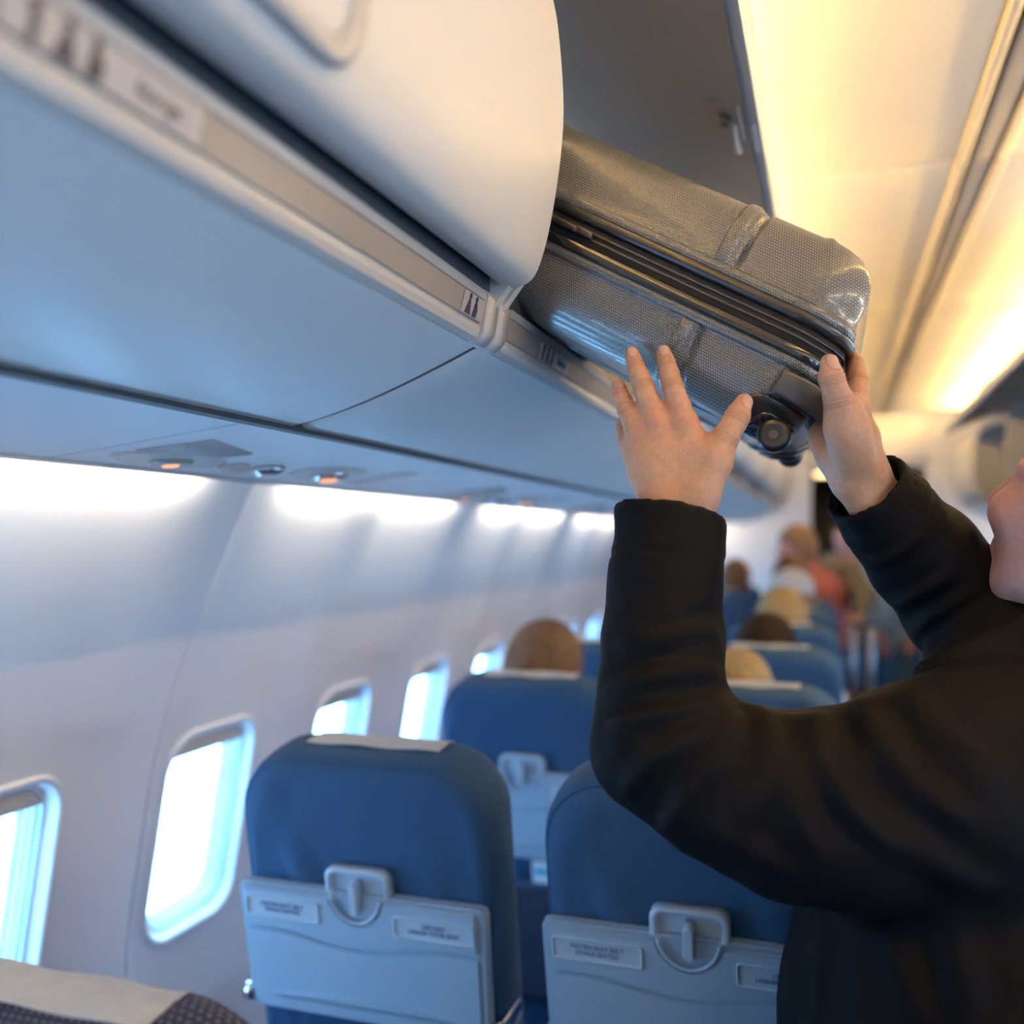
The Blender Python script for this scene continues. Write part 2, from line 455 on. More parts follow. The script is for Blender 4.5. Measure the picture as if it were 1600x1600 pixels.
wall_objs = {}
win_no = 0
for side, nm in ((-1, 'wall_left'), (1, 'wall_right')):
    root = empty(nm); tag(root, 'white sidewall of moulded panels with oval windows, %s' % ('beside the camera on the left' if side < 0 else 'across the aisle on the right'), kind='structure')
    wall_objs[side] = root
    pm = wall_panel_mesh(side); wm = window_meshes(side)
    smb = MB(); smb.sheet([[wpos(side, y_, S_LEN * k / 50, -0.006) for y_ in (-.09, .044)] for k in range(51)]); seam = smb.mesh('seam_strip')
    lmb = MB()                                           # light tube in the slot between the service panels and the wall
    x_, h0, h1 = -0.8625, 0.098, 0.126
    def LP(y, x, h): return (mirx(x, side), y, H(h))
    lmb.rings([[LP(y, x_, h0), LP(y, x_, h1), LP(y, x_ + .006, h1), LP(y, x_ + .006, h0)] for y in (0.12, 0.87)], smooth=False)
    lm = lmb.mesh('light_tube')
    k0 = -3
    for k in range(k0, 6):
        y0 = SEAM0 + MOD * k
        o = link('wall_panel', pm, 'plastic_wall', root, (0, y0, 0))
        link('seam_strip', seam, 'gap_dark', root, (0, y0, 0))
        link('light_tube', lm, 'side_glow', root, (0, y0, 0))
        for wy in WIN_Y:
            yc = y0 + wy; win_no += 1
            w_ = empty('window_%d' % win_no, (0, yc, 0))
            tag(w_, 'rounded cabin window number %d along the %s sidewall' % (2 * (k - k0) + (1 if wy < 0.4 else 2), 'left' if side < 0 else 'right'), kind='structure')
            for pn, (me, mt) in wm.items():
                link(pn, me, mt, w_)
            # portal: guides the sky light through this opening
            ld = bpy.data.lights.new('portal', 'AREA'); ld.shape = 'RECTANGLE'; ld.size = 0.20; ld.size_y = 0.30; ld.cycles.is_portal = True
            lo = bpy.data.objects.new('window_portal', ld); COL.objects.link(lo)
            p = wpos(side, yc, S_WC, -0.055); _, _, n_ = wall_pt(S_WC)
            nn = Vector((n_[0] if side < 0 else -n_[0], 0, n_[1]))
            lo.location = p; lo.rotation_euler = nn.to_track_quat('-Z', 'Y').to_euler()

# upper liner behind the bins, closes the shell
for side in (-1, 1):
    mb = MB(); pr = spline([(-0.872, 0, .165), (-0.90, 0, .3), (-0.90, 0, .5), (-0.82, 0, .74), (-0.66, 0, .950)], 6)
    mb.sheet([[(mirx(p.x, side), y, H(p.z)) for p in pr] for y in (Y_BACK, Y_FRONT)])
    o = mb.build('trim_1' if side < 0 else 'trim_2', 'plastic_wall')
    tag(o, 'pale liner behind the overhead bins on the %s' % ('left' if side < 0 else 'right'), kind='structure')

# floor
mb = MB(); mb.box((XC, (Y_BACK + 9.4) / 2, -0.01), (2.9, 9.4 - Y_BACK, 0.02)); fl = mb.build('floor', 'carpet'); tag(fl, 'dark blue carpeted cabin floor under the seats', kind='structure')

# ceiling: curved panels, a centre channel, warm light strips in the coves
ceil = empty('ceiling'); tag(ceil, 'curved cream cabin ceiling with a centre channel and warm cove light', kind='structure')
CP = [(-0.66, .800), (-0.60, .850), (-0.50, .880), (-0.36, .892), (-0.1, .899), (0.1, .900), (0.279, .900)]
CX = 0.334                                               # the channel runs a little right of the middle
def ceil_sheet(side):
    pr = spline([(x, 0, h) for x, h in CP], 4); L = 1.494
    def X(p): return p.x if side < 0 else 2 * XC + .66 - (p.x + .66) * (2 * XC + .66 - .389) / (.279 + .66)
    mb = MB()
    ys = [0.0, 0.006, 0.016] + [0.016 + (L - 0.032) * k / 6 for k in range(1, 6)] + [L - 0.016, L - 0.006, L]
    dz = [0.022, 0.005, 0.0] + [0] * 5 + [0.0, 0.005, 0.022]
    mb.sheet([[(X(p), y, H(p.z + d)) for p in pr] for y, d in zip(ys, dz)])
    return mb.mesh('ceiling_panel')
cs = {s: ceil_sheet(s) for s in (-1, 1)}
CEIL_Y = [2.50 + 1.5 * k for k in range(-3, 4)]
for y0 in CEIL_Y:
    for s in (-1, 1): link('ceiling_panel', cs[s], 'ceiling_panel', ceil, (0, y0, 0))
mb = MB()
mb.prism([(-0.68, .955), (2 * XC + .68, .955), (2 * XC + .68, .945), (-0.68, .945)], Y_BACK, Y_FRONT); 
mb.v = [(x, y, H(z)) for x, y, z in mb.v]; mb.build('ceiling_backing', 'channel_mid', ceil)
for xa, xb, nm, mt, hz in ((CX - .054, CX - .032, 'channel_rim', 'channel_rim', 0), (CX + .032, CX + .054, 'channel_rim', 'channel_rim', 0), (CX - .021, CX + .023, 'channel_strip', 'channel_mid', 0.005)):
    for y0 in CEIL_Y:
        mb = MB(); mb.rbox(((xa + xb) / 2, 0.747, H(.898 + hz)), (xb - xa, 1.488, 0.016), 0.005, 2)
        mb.build(nm, mt, ceil, (0, y0, 0))
mb = MB(); mb.box((CX, (Y_BACK + Y_FRONT) / 2, H(.915)), (0.11, Y_FRONT - Y_BACK, 0.006)); mb.build('channel_bed', 'gap_dark', ceil)
for s in (-1, 1):
    mb = MB()
    mb.rings([[(mirx(-.292 + .008 * math.cos(2 * math.pi * q / 8), s), y, H(.8215 + .008 * math.sin(2 * math.pi * q / 8))) for q in range(8)] for y in (0.03, MOD - .03)], smooth=True)
    lm = mb.mesh('light_tube')
    mb = MB(); tp = [(-.325, .806), (-.2700, .806), (-.2700, .811), (-.320, .811), (-.320, .840), (-.325, .840)]  # unseen shield added under the tube to cut off its light downwards
    mb.rings([[(mirx(x, s), y, H(h)) for x, h in tp] for y in (0.0, MOD)], smooth=False); tm = mb.mesh('added_light_shield')
    for k in range(-2, 6):
        link('light_tube', lm, 'cove_glow', ceil, (0, 0.95 + MOD * k, 0)); link('added_light_shield', tm, 'plastic_trim', ceil, (0, 0.95 + MOD * k, 0))

# end walls
mb = MB(); mb.box((XC, Y_BACK - 0.02, 1.25), (2.95, 0.04, 2.5)); o = mb.build('wall_back', 'plastic_wall'); tag(o, 'plain cabin partition behind the camera', kind='structure')
wf = empty('wall_front'); tag(wf, 'white forward bulkhead with a doorway to the dark galley', kind='structure')
DX0, DX1 = -0.145, 0.62
for a_, b_, z0, z1 in ((-1.3, DX0, 0, 2.45), (DX1, 1.8, 0, 2.45), (DX0, DX1, 2.02, 2.45)):
    mb = MB(); mb.rbox(((a_ + b_) / 2, Y_FRONT + .03, (z0 + z1) / 2), (b_ - a_, 0.06, z1 - z0), 0.012, 2); mb.build('bulkhead_panel', 'plastic_wall', wf)
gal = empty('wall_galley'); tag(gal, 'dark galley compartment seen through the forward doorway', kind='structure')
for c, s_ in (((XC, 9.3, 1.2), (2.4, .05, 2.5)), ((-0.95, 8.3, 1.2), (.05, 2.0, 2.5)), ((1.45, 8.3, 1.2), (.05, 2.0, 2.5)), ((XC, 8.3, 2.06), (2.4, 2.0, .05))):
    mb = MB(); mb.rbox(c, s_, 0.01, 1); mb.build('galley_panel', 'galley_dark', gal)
for c in ((-0.04, 7.9, 2.03), (0.16, 7.75, 2.03), (0.40, 7.9, 2.03)):
    mb = MB(); mb.tube([(c[0], c[1], c[2]), (c[0], c[1], c[2] - .02)], 0.09, 20); mb.build('downlight', 'galley_glow', gal)

# ================================================================== overhead bins
BL = MOD - 0.007
DOOR_OUT = [(-.322, .262), (-.304, .262), (-.286, .277), (-.270, .335), (-.259, .42), (-.262, .50), (-.272, .56), (-.300, .63), (-.36, .668), (-.46, .680)]
HINGE = (-.50, .62); OPEN_ANGLE = 62.0
def bin_meshes(side):
    def P(x, y, h): return Vector((mirx(x, side), y, H(h)))
    def extr(poly, y0, y1, smooth=False):
        mb = MB(); mb.rings([[P(x, y0, h) for x, h in poly], [P(x, y1, h) for x, h in poly]], smooth=smooth); return mb
    out = {}
    bottom = [(p.x, p.z) for p in spline([(-.352, 0, .202), (-.40, 0, .181), (-.462, 0, .1565), (-.52, 0, .138), (-.567, 0, .127)], 5)]
    body = bottom + [(-.585, .150), (-.80, .150), (-.862, .17), (-.862, .45), (-.78, .60), (-.62, .675), (-.47, .675), (-.47, .655), (-.61, .655), (-.765, .585), (-.84, .44),
                     (-.84, .235), (-.42, .235), (-.352, .238)]
    nb = len(bottom)
    mb = MB(); mb.rings([[P(x, y, h + (dh if i < nb else 0)) for i, (x, h) in enumerate(body)] for y, dh in ((0.0, .007), (.003, .003), (.008, .0008), (.014, 0), (BL - .014, 0), (BL - .008, .0008), (BL - .003, .003), (BL, .007))], smooth=True); me = mb.mesh('bin_body')
    out['joint_seal'] = (extr([(x, h + .009) for x, h in bottom] + [(x, h + .004) for x, h in reversed(bottom)], -.0072, .001).mesh('joint_seal'), 'plastic_dark')  # dark filler stands in for the shade in the joint between bins
    out['edge_gasket'] = (extr([(-.565, .1215), (-.574, .1200), (-.585, .1265), (-.585, .132), (-.568, .132)], -.003, BL + .004).mesh('edge_gasket'), 'gap_dark'); me.set_sharp_from_angle(angle=R(28)); out['bin_body'] = (me, 'plastic_bin')  # edge strip is dark in place of the shaded gap beside the bin
    prof = [(-.862, .18), (-.862, .45), (-.78, .60), (-.62, .665), (-.46, .665), (-.37, .655), (-.312, .615), (-.286, .55), (-.277, .48), (-.275, .42), (-.288, .33), (-.303, .275), (-.33, .24), (-.352, .238), (-.42, .20), (-.58, .17), (-.80, .17)]
    for i, (ya, yb) in enumerate(((0.001, 0.013), (BL - .013, BL - .001))):
        out['end_panel.%d' % i] = (extr(prof, ya, yb).mesh('end_panel'), 'plastic_bin')
    # front rail with the label strip
    rail = [(-.336, .252), (-.331, .247), (-.3335, .241), (-.3395, .218), (-.339, .212), (-.342, .206), (-.349, .2025), (-.358, .206), (-.352, .252)]
    me = extr(rail, 0.0, BL, True).mesh('front_rail'); me.set_sharp_from_angle(angle=R(25)); out['front_rail'] = (me, 'plastic_trim')
    out['label_strip'] = (extr([(-.3310, .2405), (-.3368, .2190), (-.3395, .2190), (-.3335, .2405)], .035, BL - .035).mesh('label_strip'), 'rail_beige')
    out['rail_slot'] = (extr([(-.3285, .2500), (-.3310, .2420), (-.337, .2420), (-.337, .2500)], .035, BL - .035).mesh('rail_slot'), 'rail_grey')
    out['shadow_gap'] = (extr([(-.334, .274), (-.334, .2525), (-.365, .2525), (-.365, .274)], .01, BL - .01).mesh('shadow_gap'), 'gap_dark')  # solid dark strip put in as the shade below the door edge
    for i, (ya, yb) in enumerate(((-.002, .030), (BL - .030, BL + .002))):
        cap = [(-.3345, .256), (-.3275, .249), (-.333, .214), (-.343, .2015), (-.355, .2015), (-.352, .256)]
        me = extr(cap, ya, yb, True).mesh('rail_cap'); 
        bm = bmesh.new(); bm.from_mesh(me); bmesh.ops.bevel(bm, geom=bm.edges[:], offset=0.002, segments=2, affect='EDGES'); bm.to_mesh(me); bm.free()
        out['rail_cap.%d' % i] = (me, 'plastic_trim')
    # door about the hinge line (own origin)
    po = [(p.x, p.z) for p in spline([(x, 0, h) for x, h in DOOR_OUT], 5)]
    pi = [(-.46, .655), (-.42, .640), (-.355, .55), (-.335, .42), (-.327, .32), (-.325, .272)]
    def D(x, y, h): return Vector(((x - HINGE[0]) * (-side), y, h - HINGE[1]))
    mb = MB(); mb.rings([[D(x, y, h) for x, h in po + pi] for y in (0.002, 0.006, BL - .006, BL - .002)], smooth=True)
    me = mb.mesh('door'); me.set_sharp_from_angle(angle=R(30)); out['door'] = (me, 'plastic_bin')
    # inner face of the door
    mb = MB(); pin = [(x - .0055, h - .0045) for x, h in pi]; pin[-1] = (-.330, .276)
    mb.rings([[D(x, y, h) for x, h in pin] for y in (.008, BL - .008)], closed=False, cap0=False, cap1=False)
    out['D:inner_panel'] = (mb.mesh('inner_panel'), 'plastic_bin_inner')
    # handle at mid length, on the lower front of the door
    yc = BL / 2; a = Vector(D(-.2830, 0, .278)); b = Vector(D(-.2615, 0, .394)); up = (b - a).normalized(); nrm = Vector((up.z * (-side), 0, -up.x * (-side))) 
    if nrm.x * (-side) < 0: nrm = -nrm
    cen = (a + b) / 2 + Vector((0, yc - .035, 0))
    def loopd(hw, hh, r, d): return [cen + Vector((0, x, 0)) + up * z + nrm * d for x, z in rrect(hw, hh, r, 6)]
    mb = MB(); mb.rings([loopd(.128, .058, .036, -.008), loopd(.128, .058, .036, .004), loopd(.124, .054, .033, .008), loopd(.116, .046, .027, .008), loopd(.111, .041, .024, .003), loopd(.109, .039, .022, -.008)], cap0=False, cap1=False)
    out['D:handle_frame'] = (mb.mesh('handle_frame'), 'plastic_trim')
    mb = MB(); mb.rings([loopd(.109, .039, .022, -.006), loopd(.109, .039, .022, -.004)]); out['D:handle_well'] = (mb.mesh('handle_well'), 'gap_dark')
    cen2 = cen + up * .011
    def loope(hw, hh, r, d): return [cen2 + Vector((0, x, 0)) + up * z + nrm * d for x, z in rrect(hw, hh, r, 5)]
    mb = MB(); mb.rings([loope(.098, .021, .012, -.004), loope(.098, .021, .012, .003), loope(.095, .018, .010, .0055)]); out['D:handle_paddle'] = (mb.mesh('handle_paddle'), 'plastic_bin')
    # latch on the inner side by the free edge
    e = Vector(D(-.329, 0, .284)); f = Vector(D(-.333, 0, .372)); iu = (f - e).normalized(); inn = Vector((iu.z, 0, -iu.x)); 
    if inn.x * (-side) > 0: inn = -inn
    def L(y, z, d): return e + Vector((0, yc + y, 0)) + iu * z + inn * d
    mb = MB(); mb.rings([[L(-.075, .002, .001), L(.05, .002, .001), L(.05, .03, .001), L(.0, .048, .001), L(-.06, .052, .001)], [L(-.07, .002, .005), L(.045, .002, .005), L(.045, .027, .005), L(.0, .043, .005), L(-.055, .047, .005)]], smooth=False)
    out['D:latch_plate'] = (mb.mesh('latch_plate'), 'plastic_bin_inner')
    mb = MB(); mb.tube([L(-.028, .024, .004), L(-.028, .024, .0075)], .011, 14); out['D:latch_hole.0'] = (mb.mesh('latch_hole'), 'gap_dark')
    mb = MB(); mb.tube([L(.004, .030, .004), L(.004, .030, .0072)], .008, 4); out['D:latch_hole.1'] = (mb.mesh('latch_hole'), 'gap_dark')
    mb = MB(); mb.tube([L(-.01, .014, .006), L(.03, .012, .012), L(.07, .010, .014)], [.0045, .005, .0065], 10); out['D:latch_hook'] = (mb.mesh('latch_hook'), 'plastic_trim')
    mb = MB(); mb.rbox(tuple(L(.045, -.007, -.012)), (.024, .110, .020), .008, 3); out['D:grip'] = (mb.mesh('grip'), 'plastic_trim')
    for i_, y_ in enumerate((.40, -.40)): mb = MB(); mb.tube([L(y_, .02, .001), L(y_, .02, .007)], .008, 12); out['D:bumper.%d' % i_] = (mb.mesh('bumper'), 'gap_dark')
    return out
BM = {s: bin_meshes(s) for s in (-1, 1)}

# marks of the label strip: three pictograms and a word
def picto_mesh(kind):
    mb = MB()
    def tri(pts):                                         # flat shapes with a little thickness, in (x, y)
        mb.rings([[(x, y, 0) for x, y in pts], [(x, y, .0004) for x, y in pts]], smooth=False)
    def disc(cx, cy, r): tri([(cx + r * math.cos(2 * math.pi * k / 10), cy + r * math.sin(2 * math.pi * k / 10)) for k in range(10)])
    if kind == 0: tri([(-.002, -.008), (.002, -.008), (.002, .008), (-.002, .008)]); tri([(-.005, .004), (-.002, .004), (-.002, .008)])
    if kind == 1: disc(0, .006, .0025); tri([(-.006, -.008), (.006, -.008), (.0015, .0035), (-.0015, .0035)])
    if kind == 2: disc(-.001, .006, .0025); tri([(-.005, -.008), (.003, -.008), (.0045, -.002), (.001, .0035), (-.003, .0035)])
    return mb.mesh('pictogram')
PICT = [picto_mesh(k) for k in range(3)]
WORD = text_mesh('Storage', 0.0115, 'lettering')
a = Vector((-.3310, 0, .2405)); b = Vector((-.3368, 0, .2190))
def put_mark(me, nm, side, root, y, extra=0.0):
    o = link(nm, me, 'ink', root)
    k_ = 1.22 if nm == 'pictogram' else 1.0
    up = (a - b).normalized(); up = Vector((up.x * (-side) if side > 0 else up.x, 0, up.z))
    n = Vector((up.z, 0, -up.x)) if side < 0 else Vector((-up.z, 0, up.x))
    xax = up.cross(n)
    M4 = Matrix((xax, up, n)).transposed().to_4x4()
    c = (a + b) / 2; p = Vector((mirx(c.x, side), y, H(c.z))) + n * (0.0008 + extra)
    M4 = M4 @ Matrix.Diagonal((k_, k_, 1, 1)); M4.translation = p - Vector((0, root.location.y, 0)); o.matrix_local = M4
    return o
def label_plate(side, root, y, w):
    mb = MB(); mb.box((0, 0, 0), (w, .021, .0008)); me = mb.mesh('label'); o = put_mark(me, 'label', side, root, y); o.data.materials.clear(); o.data.materials.append(MATS['label_white']); return o

def make_bin(side, y0, opened, label):
    root = empty('overhead_bin', (0, y0, 0)); tag(root, label, 'overhead bin', 'overhead bins along the cabin')
    door = None
    for k, (me, mt) in BM[side].items():
        nm = k.split('.')[0]
        if nm.startswith('D:'): link(nm[2:], me, mt, door)
        elif nm == 'door':
            door = link(nm, me, mt, root, (mirx(HINGE[0], side), 0, H(HINGE[1])))
            if opened: door.rotation_euler = (0, R(-opened) * (-side), 0)
        else: link(nm, me, mt, root)
    return root
B0 = 0.95
binL = {}
ORD = ['nearest', 'second', 'third', 'fourth', 'fifth', 'sixth', 'seventh', 'eighth', 'ninth']
for k in range(-2, 6):
    y0 = B0 + MOD * k
    op = {0: OPEN_ANGLE, 5: OPEN_ANGLE}.get(k, 0)
    lab = {-2: 'closed cream overhead bin on the left, cut off by the top edge of the photo',
           -1: 'closed cream overhead bin filling the upper left, blurred handle at its top',
           0: 'open overhead bin on the left holding the grey suitcase, door swung up',
           5: 'open overhead bin at the far end of the left row, by the bulkhead'}.get(k, 'closed overhead bin on the left, %s beyond the open bin with the suitcase' % {1: 'first', 2: 'second', 3: 'third', 4: 'fourth'}.get(k, ''))
    binL[k] = make_bin(-1, y0, op, lab)
for k in (-1, 0, 1):                                       # label plates near the ends of the rails
    r_ = binL[k]; y0 = r_.location.y
    for yo, word in ((0.56, True), (0.945, False)):
        if k == 1 and not word: continue
        y = y0 + yo - (0.13 if word and k == -1 else 0.0)
        if k == 0: y = y0 + (0.20 if word else 0.9)
        label_plate(-1, r_, y + (0.02 if word else 0.0), 0.135 if word else 0.055)
        for i in range(3 if word else 2):
            put_mark(PICT[i if word else i + 1], 'pictogram', -1, r_, y + (-.030 + i * .019 if word else -.012 + i * .018), .0006)
        if word: put_mark(WORD, 'lettering', -1, r_, y + .053, .0006)
for k in range(2, 6):
    y0 = B0 + MOD * k
    op = OPEN_ANGLE if k in (2, 3, 4) else 0
    make_bin(1, y0, op, 'overhead bin right of the aisle, %s' % {2: 'only its raised door showing at the edge', 3: 'open, black bag inside, at the right edge', 4: 'open, just beyond the one with the black bag', 5: 'closed, farthest by the bulkhead'}[k])

# ================================================================== passenger service units under the bins
def psu_meshes(side):
    A_, B_ = (-.592, .1245), (-.8605, .093)
    def P(y, q, d=0.0):                                    # q runs from the bin to the wall, d is depth below the panel
        x = A_[0] + (B_[0] - A_[0]) * q; h = A_[1] + (B_[1] - A_[1]) * q
        return Vector((mirx(x, side), y, H(h - d)))
    out = []
    def slab(y0, y1, q0, q1, d0, d1, nm, mt, bev=.002):
        mb = MB(); mb.rings([[P(y0, q0, d0), P(y1, q0, d0), P(y1, q1, d0), P(y0, q1, d0)], [P(y0, q0, d1), P(y1, q0, d1), P(y1, q1, d1), P(y0, q1, d1)]], smooth=False)
        me = mb.mesh(nm)
        bm = bmesh.new(); bm.from_mesh(me); bmesh.ops.bevel(bm, geom=bm.edges[:], offset=bev, segments=2, affect='EDGES'); bm.to_mesh(me); bm.free()
        out.append((nm, me, mt))
    slab(0.003, 0.335, 0.0, 1.0, -.018, 0.0, 'filler_panel', 'plastic_psu')
    slab(0.341, MOD - .003, 0.0, 1.0, -.018, 0.0, 'lamp_panel', 'plastic_psu')
    slab(0.0, MOD, -0.03, 1.0, -.024, -.019, 'backing', 'gap_dark', .0005)
    slab(0.0, MOD, 0.94, 0.998, -.002, .003, 'outer_lip', 'plastic_trim')
    mb = MB()
    for i in range(11):
        mb.tube([P(0.375 + .012 * i + .02, .28 + .028 * i * .4, .0006), P(0.375 + .012 * i, .62 + .02 * i * .4, .0006)], .0022, 6)
    out.append(('speaker_grille', mb.mesh('speaker_grille'), 'rail_grey'))
    def oval(yc, qc, hy, hq, d0, d1, nm, mt, taper=.85):
        n = 20
        mb = MB(); mb.rings([[P(yc + hy * f * math.cos(2 * math.pi * k / n), qc + hq * f * math.sin(2 * math.pi * k / n), d) for k in range(n)] for f, d in ((1, d0), (1, (d0 + d1) / 2), (taper, d1))])
        out.append((nm, mb.mesh(nm), mt))
    oval(.47, .72, .10, .16, -.002, .003, 'lamp_dish', 'plastic_trim', .9)
    oval(.47, .72, .030, .095, .002, .008, 'reading_lamp', 'metal_grey')
    oval(.47, .72, .011, .040, .007, .0095, 'lamp_lens', 'reading_glow')
    oval(.80, .58, .085, .20, -.002, .003, 'lamp_dish', 'plastic_trim', .9)
    oval(.80, .58, .034, .105, .002, .012, 'reading_lamp', 'chrome')
    oval(.80, .58, .015, .050, .011, .014, 'lamp_lens', 'reading_glow')
    oval(.66, .66, .028, .09, .0, .012, 'air_nozzle', 'chrome', .6)
    oval(.595, .70, .024, .08, .0, .010, 'air_nozzle', 'plastic_trim', .6)
    slab(.93, .985, .30, .75, -.001, .0018, 'sign_window', 'rail_grey', .0006)
    return out
for side, ks in ((-1, range(-1, 6)), (1, range(3, 6))):
    pmz = psu_meshes(side)
    for k in ks:
        root = empty('passenger_service_unit', (0, 0.535 + MOD * k, 0))
        nm = {-1: 'nearest, under the blurred closed bin', 0: 'with a chrome lamp and speaker grille', 1: 'its small red lamp left of the raised wrist'}.get(k, '%s from the camera' % ORD[k + 1])
        tag(root, 'reading light panel under the %s bins, %s' % ('left' if side < 0 else 'right', nm), 'reading light', 'reading light panels under the bins')
        for (n_, me, mt) in pmz: link(n_, me, mt, root)
    if side > 0:
        pass

# ================================================================== seats
TILT = R(10.0)
UPV = Vector((0, -math.sin(TILT), math.cos(TILT))); FWD = Vector((0, math.cos(TILT), math.sin(TILT))); BASE = Vector((0, 0, 1.022))
def S(x, t, z): return BASE + Vector((x, 0, 0)) + FWD * t + UPV * z
def seat_meshes():
    out = []
    from mathutils import noise as mn
    # backrest cushion
    mb = MB(); zc, hh = -.19, .373
    def ring(t, inset, scale=1.0, wr=0.0):
        pts = []
        for x, z in rrect((.192 - inset), (hh - inset), .088 - inset * .5, 9, 0, zc, rb=.03):
            x2, z2 = x * scale, zc + (z - zc) * scale
            w = wr * (mn.noise((x2 * 14, z2 * 5, 3.1)) * .008 + mn.noise((x2 * 42, z2 * 9, 7.7)) * .0036)
            if wr and z2 < .06: w += wr * .0038 * math.sin(x2 * 95 + 2 * math.sin(z2 * 30)) * sstep(.07, -.01, z2)
            pts.append(S(x2, t + w, z2))
        return pts
    rr = [ring(.105, .030), ring(.118, .02), ring(.110, .008), ring(.09, .001), ring(.06, 0), ring(.03, .0015), ring(.014, .006), ring(.005, .013), ring(0.0, .022)]
    rr += [ring(0.0 - .004 * (1 - s_), .022, s_, 1.0) for s_ in (.95, .9, .84, .78, .72, .65, .58, .5, .42, .33, .24, .15, .07, .01)]
    mb.rings(rr, cap0=True, cap1=True); out.append(('backrest', mb.mesh('backrest'), 'seat_fabric', None))
    # piping line round the rear edge
    mb = MB(); lp = [S(x, .0105, z) for x, z in rrect(.1835, hh - .0085, .083, 9, 0, zc, rb=.03)]
    mb.tube(lp + [lp[0]], .0022, 6, caps=False); out.append(('piping', mb.mesh('piping'), 'seat_fabric', 'backrest'))
    # white headrest cover
    mb = MB(); path = [(.052, .1838), (.060, .1842), (.07, .1838), (.085, .1830), (.105, .178), (.120, .162), (.127, .12), (.124, .0)]
    rows = []
    for t, z in path:
        rows.append([S(-.100 + .205 * i / 14, t + .004 * math.sin(i * 1.3) * (t < .03), z + .0016 + .0012 * math.sin(i * .9 + t * 60)) for i in range(15)])
    low = [[p - UPV * .0012 if i < 4 else p - FWD * .0012 for p in r_] for i, r_ in enumerate(rows)]
    mb.sheet(rows); mb.sheet(low, flip=True); mb.sheet([rows[0], low[0]]); out.append(('headrest_cover', mb.mesh('headrest_cover'), 'cloth_white', None))
    # tray table
    def bevelled(poly, t0, t1, bev):
        mb = MB(); mb.rings([[S(x, t0, z) for x, z in poly], [S(x, t1, z) for x, z in poly]], smooth=False); me = mb.mesh('tray_table')
        bm = bmesh.new(); bm.from_mesh(me); bmesh.ops.bevel(bm, geom=bm.edges[:], offset=bev, segments=2, affect='EDGES'); bm.to_mesh(me); bm.free(); return me
    def merge(mes, nm):
        bm = bmesh.new()
        for m_ in mes: bm.from_mesh(m_)
        me = bpy.data.meshes.new(nm); bm.to_mesh(me); bm.free(); return me
    notch = [(.036 * math.cos(R(-a_)), .004 + .040 * math.sin(R(-a_))) for a_ in range(0, 181, 15)]
    hw = .187
    base = [(-hw + .004, -.194), (hw - .004, -.194), (hw, -.006), (hw - .006, 0), (-hw + .006, 0), (-hw, -.006)]
    wave = []
    for i in range(25):
        x = hw - .012 - (2 * hw - .024) * i / 24; wave.append((x, -.062 - .016 * math.cos(x / .15 * math.pi / 2 * 1.1) ** 2 * (abs(x) < .15)))
    over = [(hw - .012, -.004), ] + [(x * 1.12, min(z * 1.12, -.004)) for x, z in notch] + [(-hw + .012, -.004)] + list(reversed(wave))
    m1 = bevelled(base, -.0205, -.002, .003); m2 = bevelled(over, -.0270, -.0195, .0032)
    arc = [(x, -.158 - .006 + .012 * math.cos(x / .15 * math.pi / 2)) for x in [-.15 + .3 * i / 20 for i in range(21)]]
    low_ = arc + [(x, z - .016 * max(math.cos(x / .15 * math.pi / 2), .3)) for x, z in reversed(arc)]
    m3 = bevelled(low_, -.0285, -.0195, .0026)
    wl = [(x, z - .0055) for x, z in wave]
    lowp = wl + [(-hw + .013, -.188), (hw - .013, -.188)]
    m4 = bevelled(lowp, -.0245, -.0195, .0022)
    out.append(('tray_table', merge([m1, m2, m3, m4], 'tray_table'), 'tray_grey', None))
    # raised rim round the finger notch
    mb = MB(); mb.tube([S(x * 1.03, -.0268, min(z, 0) * 1.03 - .001) for x, z in notch], .0025, 6); out.append(('notch_rim', mb.mesh('notch_rim'), 'tray_edge', 'tray_table'))
    # placards
    for sx in (-1, 1):
        cx = sx * .114
        def lp(hw_, hh_, r_, t): return [S(x, t, z) for x, z in rrect(hw_, hh_, r_, 4, cx, -.030 - .004 * (sx > 0))]
        mb = MB(); mb.rings([lp(.058, .0155, .005, -.0265), lp(.058, .0155, .005, -.0292), lp(.0555, .013, .004, -.0292), lp(.0555, .013, .004, -.0272)], cap0=False); out.append(('placard', mb.mesh('placard'), 'tray_edge', 'tray_table'))
    # latch
    def lq(hw_, hh_, r_, t, cz=.012): return [S(x, t, z) for x, z in rrect(hw_, hh_, r_, 6, 0, cz, rb=.008)]
    mb = MB(); mb.rings([lq(.049, .0235, .016, -.002), lq(.049, .0235, .016, -.016), lq(.046, .0205, .014, -.019), lq(.040, .0165, .011, -.019), lq(.038, .0145, .010, -.010)]); out.append(('latch_housing', mb.mesh('latch_housing'), 'tray_edge', None))
    mb = MB(); mb.rings([[S(x, t, z) for x, z in rrect(w_, h_, w_ * .98, 6, 0, -.002)] for w_, h_, t in ((.0065, .022, -.010), (.0065, .022, -.030), (.005, .0205, -.034))]); out.append(('latch', mb.mesh('latch'), 'tray_edge', None))
    # hinges and arms of the tray
    for sx in (-1, 1):
        mb = MB(); mb.tube([S(sx * .183, -.012, -.178), S(sx * .197, -.012, -.178)], .013, 14); mb.rbox(tuple(S(sx * .192, .03, -.19)), (.012, .08, .03), .005, 2); out.append(('tray_hinge', mb.mesh('tray_hinge'), 'chrome', None))
